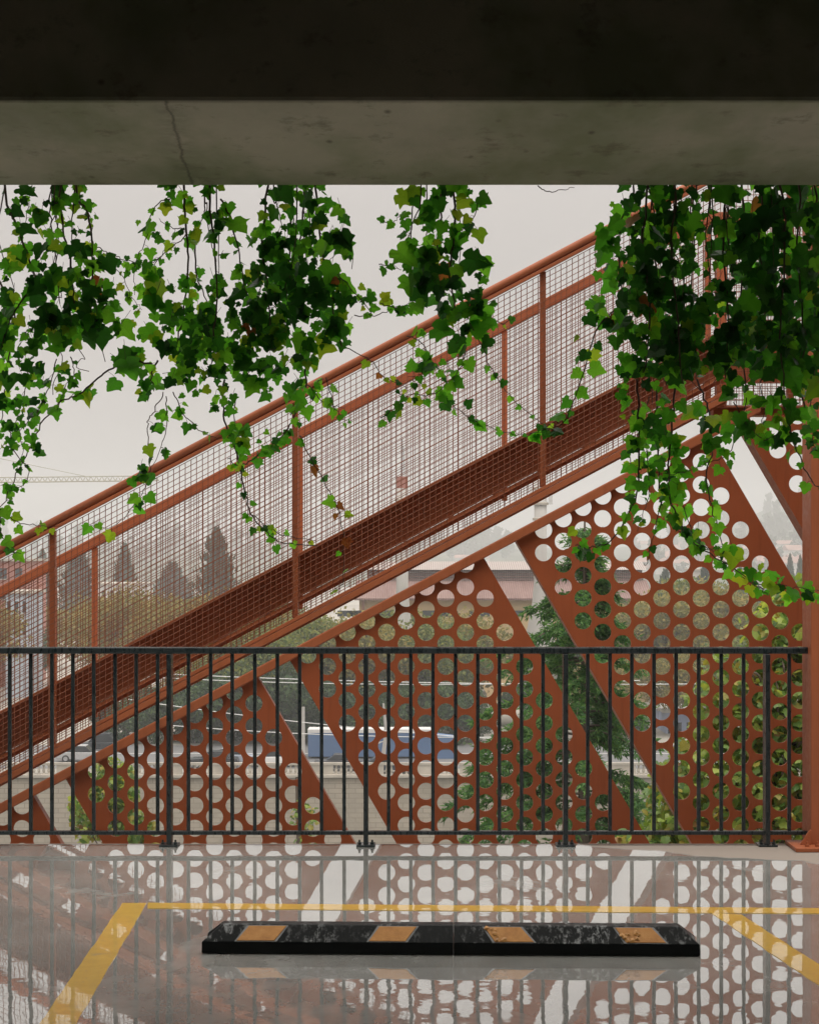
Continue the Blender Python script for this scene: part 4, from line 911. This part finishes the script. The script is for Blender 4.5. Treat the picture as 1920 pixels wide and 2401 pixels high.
# ------------------------------------------------------------------ buildings
m = NT('corrugated_rust_roof'); wv = m.n('ShaderNodeTexWave'); wv.inputs['Scale'].default_value = 1.1; wv.inputs['Distortion'].default_value = .4; m.l(m.co((1, 0, 0)), wv.inputs['Vector'])
col = m.ramp(m.noise(.4, 5, .7, (1, .3, .3)), [(.35, (.17, .095, .08)), (.65, (.26, .165, .14))])
m.set(Base_Color=m.mix(m.ramp(wv.outputs['Fac'], [(.3, .5), (.6, 0)]), col, (.11, .06, .055)), Roughness=.8); m.bump(wv.outputs['Fac'], .6, .05); CORR = m.mat
m = NT('corrugated_pale_roof'); wv = m.n('ShaderNodeTexWave'); wv.inputs['Scale'].default_value = 1.1; m.l(m.co((1, 0, 0)), wv.inputs['Vector'])
m.set(Base_Color=m.ramp(wv.outputs['Fac'], [(.2, (.22, .18, .165)), (.7, (.40, .35, .32))]), Roughness=.8); CORP = m.mat
YWALL = simple('ochre_plaster', (.52, .38, .20), .9, .15, .3)
PALE = simple('pale_plaster', (.52, .49, .45), .9, .15, .25)
GREY = simple('grey_concrete_tower', (.44, .42, .39), .9, .18, .3, vec=(1, 1, .3))
GLASS = simple('dark_window', (.035, .04, .045), .2, .3, .5)
REDW = simple('brick_red_cladding', (.36, .14, .105), .85, .2, .2)
TILE = simple('red_roof_tiles', (.30, .165, .125), .85, .25, .2)
bd = 232.0; P = lambda x, y, d=bd: W(x, y, d)
fr = thing('factory_building', P(1060, 1403) * 1, 'long ochre factory with rust red corrugated roof and striped clerestory', 'factory')
WL[fr.name] = Vector(fr.location)
xa, xb = P(842, 1300).x, P(1262, 1300).x + 14
z_e, z_c0, z_c1, z_r = P(0, 1403).z, P(0, 1362).z, P(0, 1337).z, P(0, 1323).z
s = MB(); s.box(xa, xb, bd + .5, bd + 22, GR, z_e - .05); s.build('wall', YWALL, fr)
s = MB(); s.prism([(xa - .6, bd - .4, z_e), (xa - .6, bd + 7, z_c0), (xa - .6, bd + 7, z_c0 - .25), (xa - .6, bd - .4, z_e - .25)], (xb - xa + 1.2, 0, 0)); s.build('lower_roof', CORR, fr)
s = MB(); s.box(xa + 1, xb - .2, bd + 7.05, bd + 16, z_c0 - .3, z_c1 - .02); cs = s.build('clerestory', CORP, fr)
for k in range(4):
    s = MB(); z = z_c0 + (z_c1 - z_c0) * (k + .15) / 4; s.prism([(xa + 1, bd + 6.75, z), (xb, bd + 6.75, z), (xb, bd + 7.0, z + .22), (xa + 1, bd + 7.0, z + .22)], (0, .03, 0)); s.build('louvre', CORR, cs)
s = MB(); s.prism([(xa + .5, bd + 6.3, z_c1), (xa + .5, bd + 11.5, z_r + .3), (xa + .5, bd + 16.7, z_c1), (xa + .5, bd + 11.5, z_r)], (xb - xa, 0, 0)); s.build('upper_roof', CORP, fr)
for px in (791, 816, 870, 930, 990, 1025, 1100, 1180):
    x_ = P(px, 0).x
    s = MB(); s.box(x_, x_ + 2.6, bd + .42, bd + .49, P(0, 1446).z, P(0, 1432).z); f_ = s.build('window', GLASS, fr)
s = MB(); s.box(P(848, 0).x, P(855, 0).x, bd + .2, bd + .45, GR, z_e - .3); s.build('rain_pipe', simple('rusty_pipe', (.30, .16, .11), .8), fr)
# two pale towers
def tower(px, d, top, base, half, label, red):
    c = onground(px, d); rt = thing('chimney_tower', c, label, 'tower', None)
    z = lambda py: H - (py - HY) * d / F - GR
    w = half * d / F
    s = MB(); s.lathe([(w * 3.0, 0), (w * 2.3, z(base + 90)), (w * 1.35, z(base + 20)), (w, z(base - 40)), (w * .97, z(top))], c, 20); s.build('shaft', GREY, rt, smooth=True)
    for k in range(3):
        s = MB(); zz = z(top + 30 + k * 36); s.lathe([(w * 1.25, 0), (w * 1.25, .25), (w * .99, .3)], c + Vector((0, 0, zz)), 16); s.build('platform', STONE, rt)
    if red: s = MB(); s.lathe([(w * .9, 0), (w * .9, 1.3), (.05, 1.35)], c + Vector((0, 0, z(top))), 16); s.build('red_cap', REDW, rt)
    s = MB(); zt = z(top) + (1.36 if red else .01)
    for a in (0, 2.1, 4.2):
        b = Vector((math.cos(a) * .25, math.sin(a) * .25, 0)); s.tube([c + b + Vector((0, 0, zt)), c + b * .5 + Vector((0, 0, zt + 3.4))], .04, 4)
    s.tube([c + Vector((0, 0, zt)), c + Vector((0, 0, zt + 4.2))], .05, 4); s.build('antenna', STEELG, rt)
    if not red:
        for a in (-1, 1):
            s = MB(); s.box(c.x + a * w * 1.5 - .2, c.x + a * w * 1.5 + .2, c.y - w * 1.2, c.y - w * .9, GR + z(top + 65), GR + z(top + 25)); s.build('antenna_panel', WHITE, rt)
tower(943, 205, 1145, 1420, 14, 'slim grey tower with a red cap and antenna seen through the wire mesh', True)
tower(1267, 200, 1118, 1400, 15, 'pale concrete tower with flared foot and antenna panels between the perforated plates', False)
def block(name, px0, px1, ptop, d, depth, label, wall, rows, cols, roofm=None, pbot=None, cat='building'):
    c = onground((px0 + px1) / 2, d); rt = thing(name, c, label, cat)
    x0, x1 = (px0 - CX) * d / F, (px1 - CX) * d / F; zt = H - (ptop - HY) * d / F
    s = MB(); s.box(x0, x1, d, d + depth, GR, zt); s.build('wall', wall, rt)
    s = MB(); s.box(x0 - .3, x1 + .3, d - .3, d + depth + .3, zt + .005, zt + .35); s.build('roof', roofm or STONE, rt)
    for i in range(rows):
        for j in range(cols):
            wx = x0 + (x1 - x0) * (j + .28) / cols; ww = (x1 - x0) / cols * .45; z = zt - 1.0 - 2.9 * i
            s = MB(); s.box(wx, wx + ww, d - .06, d - .004, z - 1.5, z); w_ = s.build('window', GLASS, rt)
            s = MB(); s.box(wx - .08, wx + ww + .08, d - .12, d - .065, z - 1.62, z - 1.504); s.build('sill', STONE, w_)
    return rt
block('apartment_building', 962, 1135, 1636, 202, 12, 'grey apartment block with rows of windows behind the middle perforated plate', PALE, 2, 6)
block('red_building', -120, 62, 1316, 260, 14, 'brick red building at the left edge behind the wire mesh', REDW, 3, 5)
block('white_building', 12, 66, 1392, 240, 10, 'white and blue fronted building below the red one at the left edge', simple('white_blue_wall', (.40, .46, .52), .8, .25, .12, vec=(3, 1, .4)), 3, 3)
block('small_house', 1712, 1742, 1444, 258, 8, 'small cream house with a flat dark roof seen through the right perforated plate', YWALL, 1, 1, CORR, cat='house')
block('pale_house', 1628, 1652, 1338, 340, 10, 'narrow pale house beside a dark cypress', PALE, 2, 1, cat='house')
block('low_building', 1560, 1625, 1672, 192, 8, 'low pale shed with a blue front behind the right perforated plate', simple('blue_white_wall', (.34, .40, .58), .8, .4, .25), 1, 3, WHITE, cat='shed')
block('warehouse', 560, 700, 1372, 330, 16, 'long white warehouse under the hill behind the wire mesh', PALE, 1, 8, cat='warehouse')
block('warehouse', 215, 330, 1372, 340, 16, 'pale low warehouse among the cypresses behind the wire mesh', WHITE, 1, 6, cat='warehouse')
# houses on the hills
GH = 'small houses scattered on the hillsides'; hp = None; cnt = 0
r = random.Random(77)
hs_px = [(r.uniform(1500, 1905), r.uniform(1282, 1345)) for _ in range(46)] + [(1812, 1284), (1840, 1288), (1870, 1302), (1800, 1302), (1780, 1310), (1830, 1318), (1760, 1296), (1700, 1300), (1884, 1320), (1858, 1310)] + [(r.uniform(1080, 1200), r.uniform(1306, 1320)) for _ in range(5)]
for px, py in hs_px:
    p = HR2.hit(px, py) if px > 1250 else HL.hit(px, py)
    if p is None: continue
    if hp is None:
        hp = thing('hill_house', p, 'small pale hillside house with a red tiled roof', 'house', GH)
        s = MB(); s.box(p.x - 5, p.x + 5, p.y - 4, p.y + 4, p.z - 2, p.z + 4); s.build('wall', PALE, hp)
        s = MB(); s.prism([(p.x - 5.6, p.y - 4.7, p.z + 4.01), (p.x - 5.6, p.y, p.z + 6.6), (p.x - 5.6, p.y + 4.7, p.z + 4.01)], (11.2, 0, 0)); s.build('roof', TILE, hp)
    else: k = r.uniform(.7, 1.4); dup(hp, p, r.uniform(-.6, .6), (k * r.uniform(.8, 1.7), k, k * r.uniform(.8, 1.3)), None, GH)
# trees on the right hill and on the ridge
GTH = 'small trees dotted over the hills'; tp_ = None
pts_ = [(r.uniform(1480, 1905), r.uniform(1240, 1350)) for _ in range(70)] + [(1795 + k * 14 + r.uniform(-4, 4), 1214 - k * 5.5) for k in range(9)] + [(r.uniform(960, 1215), r.uniform(1290, 1316)) for _ in range(34)] + [(r.uniform(0, 740), r.uniform(1290, 1318)) for _ in range(40)]
for px, py in pts_:
    p = HR2.hit(px, py) if px > 1250 else HL.hit(px, py)
    if p is None: continue
    if tp_ is None: tp_ = broadleaf('hill_tree', p, 9, 3.6, 'small dark tree on a hazy hillside', 'tree', GTH, DARKL, 61, 420, 1.3, 14, .05)
    else: k = r.uniform(.6, 1.5) * p.y / 1000; dup(tp_, p - Vector((0, 0, 1)), r.uniform(0, 6), (k, k, k * r.uniform(.8, 1.7)), None, GTH)
for px, py, h_, lb in ((1831, 1204, 16, 'taller lattice mast on the right hilltop'), (1802, 1214, 16.4, 'thinner mast on the right hilltop')):
    p = W(px, py + 4, 2290); p.z = HR2.z(p.x, p.y) - .3; mr = thing('radio_mast', p, lb, 'mast', 'radio masts on the hill'); s = MB()
    w = .9 if px > 1810 else .4
    for a in (0, 2.09, 4.19): s.tube([p + Vector((math.cos(a) * w, math.sin(a) * w, 0)), p + Vector((math.cos(a) * w * .4, math.sin(a) * w * .4, h_))], .28, 4)
    for k in range(7):
        q = p + Vector((0, 0, h_ * (k + .5) / 7)); s.tube([q - Vector((w * .8, 0, .4)), q + Vector((w * .8, 0, .4))], .14, 4)
    s.build('lattice', STEELG, mr)

# ------------------------------------------------------------------ crane
cdp = 420.0; CRM = simple('crane_yellow_grey', (.30, .28, .20), .7, .15, .3)
c = onground(-190, cdp); cr_o = thing('tower_crane', c, 'thin lattice tower crane whose jib reaches in from the left edge against the sky', 'crane')
s = MB(); zj = H - (1133 - HY) * cdp / F
def lattice(s, a, b, w, h, n, rad=.11):
    a, b = Vector(a), Vector(b); ax = (b - a).normalized(); sdv = Vector((0, 1, 0)); up = ax.cross(sdv).normalized()
    if up.z < 0: up = -up
    ch = [a - sdv * w, a + sdv * w, a + up * h]; ce = [b - sdv * w, b + sdv * w, b + up * h]
    for p, q in zip(ch, ce): s.tube([p, q], rad, 4)
    for i in range(n):
        t0, t1 = i / n, (i + 1) / n; A_ = [p.lerp(q, t0) for p, q in zip(ch, ce)]; B_ = [p.lerp(q, t1) for p, q in zip(ch, ce)]; M_ = ch[2].lerp(ce[2], (t0 + t1) / 2)
        for k in (0, 1): s.tube([A_[k], M_, B_[k]], rad * .6, 3, cap=False)
        s.tube([A_[0], B_[1]], rad * .6, 3, cap=False)
xj = lambda px: (px - CX) * cdp / F
s2 = MB(); lattice(s2, (xj(-190), cdp, GR), (xj(-190), cdp, zj + 10), .8, .8, 30); s2.build('mast', CRM, cr_o)
lattice(s, (xj(-186), cdp, zj), (xj(372), cdp, zj + .6), .6, 1.1, 44); s.build('jib', CRM, cr_o)
s2 = MB(); s2.tube([(xj(-190), cdp, zj + 9.5), (xj(215), cdp, zj + 1.3)], .06, 4); s2.build('tie_rod', CRM, cr_o)

# ------------------------------------------------------------------ vehicles on the riverside road
TYRE = simple('tyre_rubber', (.02, .02, .02), .8); CHROME = simple('wheel_rim', (.35, .35, .36), .3, .1, 5)
def wheel(parent, c, r_, w):
    s = MB(); n = 16
    vs = [(c[0] + math.cos(6.283 * k / n) * r_, c[1] + dy, c[2] + math.sin(6.283 * k / n) * r_) for dy in (-w / 2, w / 2) for k in range(n)]
    s.add(vs, [(k, (k + 1) % n, n + (k + 1) % n, n + k) for k in range(n)] + [tuple(range(n)), tuple(range(2 * n - 1, n - 1, -1))]); t = s.build('wheel', TYRE, parent)
    s = MB(); s.add([(c[0] + math.cos(6.283 * k / n) * r_ * .6, c[1] - w / 2 - .01, c[2] + math.sin(6.283 * k / n) * r_ * .6) for k in range(n)], [tuple(range(n))]); s.build('rim', CHROME, t)
def car(px, py, label, colr, hh=1.45, ln=4.4, flip=1):
    p = GZ(px, py, GR + .03); o = thing('car', p, label, 'car', 'cars on the riverside road'); x, y, z = p
    pa = simple('car_paint', colr, .3, .05, 1, spec=.6); X_ = lambda u: x + flip * u * ln
    s = MB(); pr = [(-.5, .35), (-.49, .62), (-.44, .80), (-.22, .90), (.30, .92), (.48, .86), (.5, .55), (.49, .32), (.0, .25)]
    s.prism([(X_(u), y - .85, z + h) for u, h in pr], (0, 1.7, 0)); s.build('body', pa, o, bevel=.06)
    s = MB(); k = hh; pr = [(-.24, .905), (-.10, k - .06), (.20, k - .05), (.36, .925)]
    s.prism([(X_(u), y - .74, z + h) for u, h in pr], (0, 1.48, 0)); s.build('windows', GLASS, o, bevel=.03)
    s = MB(); pr = [(-.11, k - .055), (-.08, k), (.17, k), (.21, k - .045)]
    s.prism([(X_(u), y - .75, z + h) for u, h in pr], (0, 1.5, 0)); s.build('roof', pa, o, bevel=.02)
    for u in (-.31, .30):
        for dy in (-.78, .78): wheel(o, (X_(u), y + dy, z + .33), .33, .2)
    s = MB(); s.box(min(X_(-.502), X_(-.48)), max(X_(-.502), X_(-.48)), y - .7, y - .4, z + .6, z + .74); s.build('headlight', CHROME, o)
    return o
car(236, 1762, 'dark car parked under the trees behind the lower left of the stair', (.03, .035, .04), 1.75, 4.6)
car(192, 1786, 'pale grey car on the road at the left below the dark parked car', (.40, .40, .40), 1.5, 4.4, -1)
car(500, 1800, 'black car seen through the left perforated plate', (.02, .024, .03), 1.45, 4.5)
car(545, 1792, 'silver blue car seen through the left perforated plate', (.34, .38, .44), 1.45, 4.4, -1)
car(645, 1797, 'white car near the right edge of the left perforated plate', (.68, .68, .67), 1.5, 4.4)
car(795, 1806, 'dark grey car passing in front of the blue lorry', (.05, .05, .055), 1.4, 4.5)
car(905, 1812, 'dark blue car below the right end of the blue lorry', (.03, .045, .08), 1.45, 4.4, -1)
ld = 168.0; p = onground(900, ld); lo = thing('box_lorry', p, 'long blue box lorry with a pale roof edge passing on the riverside road', 'lorry')
BLUE = simple('blue_tarpaulin', (.075, .135, .25), .6, .12, .4, vec=(.3, 1, 2)); x0, x1 = (722 - CX) * ld / F, (1010 - CX) * ld / F
zt, zm, zb_ = H - (1711 - HY) * ld / F, H - (1719 - HY) * ld / F, H - (1775 - HY) * ld / F
s = MB(); s.box(x0, x1, ld, ld + 2.5, zb_, zm); s.build('box_body', BLUE, lo, bevel=.03)
s = MB(); s.box(x0 - .02, x1 + .02, ld - .02, ld + 2.52, zm + .003, zt); s.build('roof_edge', WHITE, lo)
for cxp, cyp in ((878, 1744),):
    s = MB(); c = W(cxp, cyp, ld - .015); s.prism([c + Vector((-.9, 0, -.25)), c + Vector((.2, 0, -.1)), c + Vector((.95, 0, .25)), c + Vector((.1, 0, .12))], (0, .01, 0)); s.build('swoosh', WHITE, lo)
s = MB(); s.box(x0 + .3, x1 - .3, ld + .3, ld + 2.2, zb_ - .35, zb_ - .003); s.build('chassis', TYRE, lo)
for u in (x0 + 1.6, x0 + 2.9, x0 + 4.2, x1 - 1.2, x1 + 1.6): wheel(lo, (u, ld + .2, GR + .53), .5, .3); wheel(lo, (u, ld + 2.3, GR + .53), .5, .3)
s = MB(); s.prism([(x1 + .35, ld + .02, zb_ - .5), (x1 + 2.5, ld + .02, zb_ - .5), (x1 + 2.45, ld + .02, zb_ + .7), (x1 + 2.1, ld + .02, zm - .4), (x1 + .35, ld + .02, zm - .2)], (0, 2.4, 0)); cb = s.build('cab', BLUE, lo, bevel=.05)
s = MB(); s.box(x1 + .9, x1 + 2.0, ld - .01, ld + .015, zb_ + .65, zb_ + 1.3); s.build('side_window', GLASS, cb)
# street poles and wires
for px, lb in ((711, 'pale thick pole at the left end of the blue lorry'), (596, 'thin pale pole right of the cars behind the left perforated plate'), (896, 'pale leaning pole in front of the blue lorry')):
    d = 163.0; p = onground(px, d); o = thing('street_pole', p, lb, 'pole'); w = .17 if px == 711 else .09
    s = MB(); tl = .6 if px == 896 else 0
    s.lathe([(w * 1.6, 0), (w * 1.6, .4), (w, .45), (w * .8, 5.2)], p, 10) if not tl else s.tube([p, p + Vector((.35, 0, 3)), p + Vector((.1, 0, 5.5))], [.2, .16, .1], 8)
    s.build('shaft', GREY, o)
WIREM = simple('pale_cable', (.62, .62, .60), .6, .1, 1)
for k, (pa, pb, sag, lb) in enumerate((((300, 1640), (1320, 1742), .5, 'lowest pale overhead cable crossing in front of the lorry'), ((380, 1700), (1250, 1728), .4, 'pale overhead cable just above the roof of the lorry'), ((200, 1580), (1500, 1596), .6, 'upper pale overhead cable in front of the trees'), ((200, 1571), (1900, 1600), .6, 'uppermost pale overhead cable in front of the trees'))):
    d = 158.0; a, b = W(*pa, d), W(*pb, d); s = MB()
    s.tube([a.lerp(b, i / 24) - Vector((0, 0, sag * 4 * (i / 24) * (1 - i / 24))) for i in range(25)], .035, 4)
    tag(s.build('overhead_cable', WIREM), lb, 'cable', 'overhead cables over the riverside road')

# ------------------------------------------------------------------ haze over the valley
m = bpy.data.materials.new('haze'); m.use_nodes = True; t = m.node_tree; t.nodes.clear()
vo = t.nodes.new('ShaderNodeVolumePrincipled'); vo.inputs['Color'].default_value = (.86, .87, .88, 1); vo.inputs['Density'].default_value = .00058; vo.inputs['Anisotropy'].default_value = .2
ot = t.nodes.new('ShaderNodeOutputMaterial'); t.links.new(vo.outputs[0], ot.inputs['Volume'])
s = MB(); s.box(-1500, 1500, -62, 3700, RB - 1.5, 130)
hz = s.build('haze', m); tag(hz, 'thin pale haze over the valley', None, None, 'stuff')
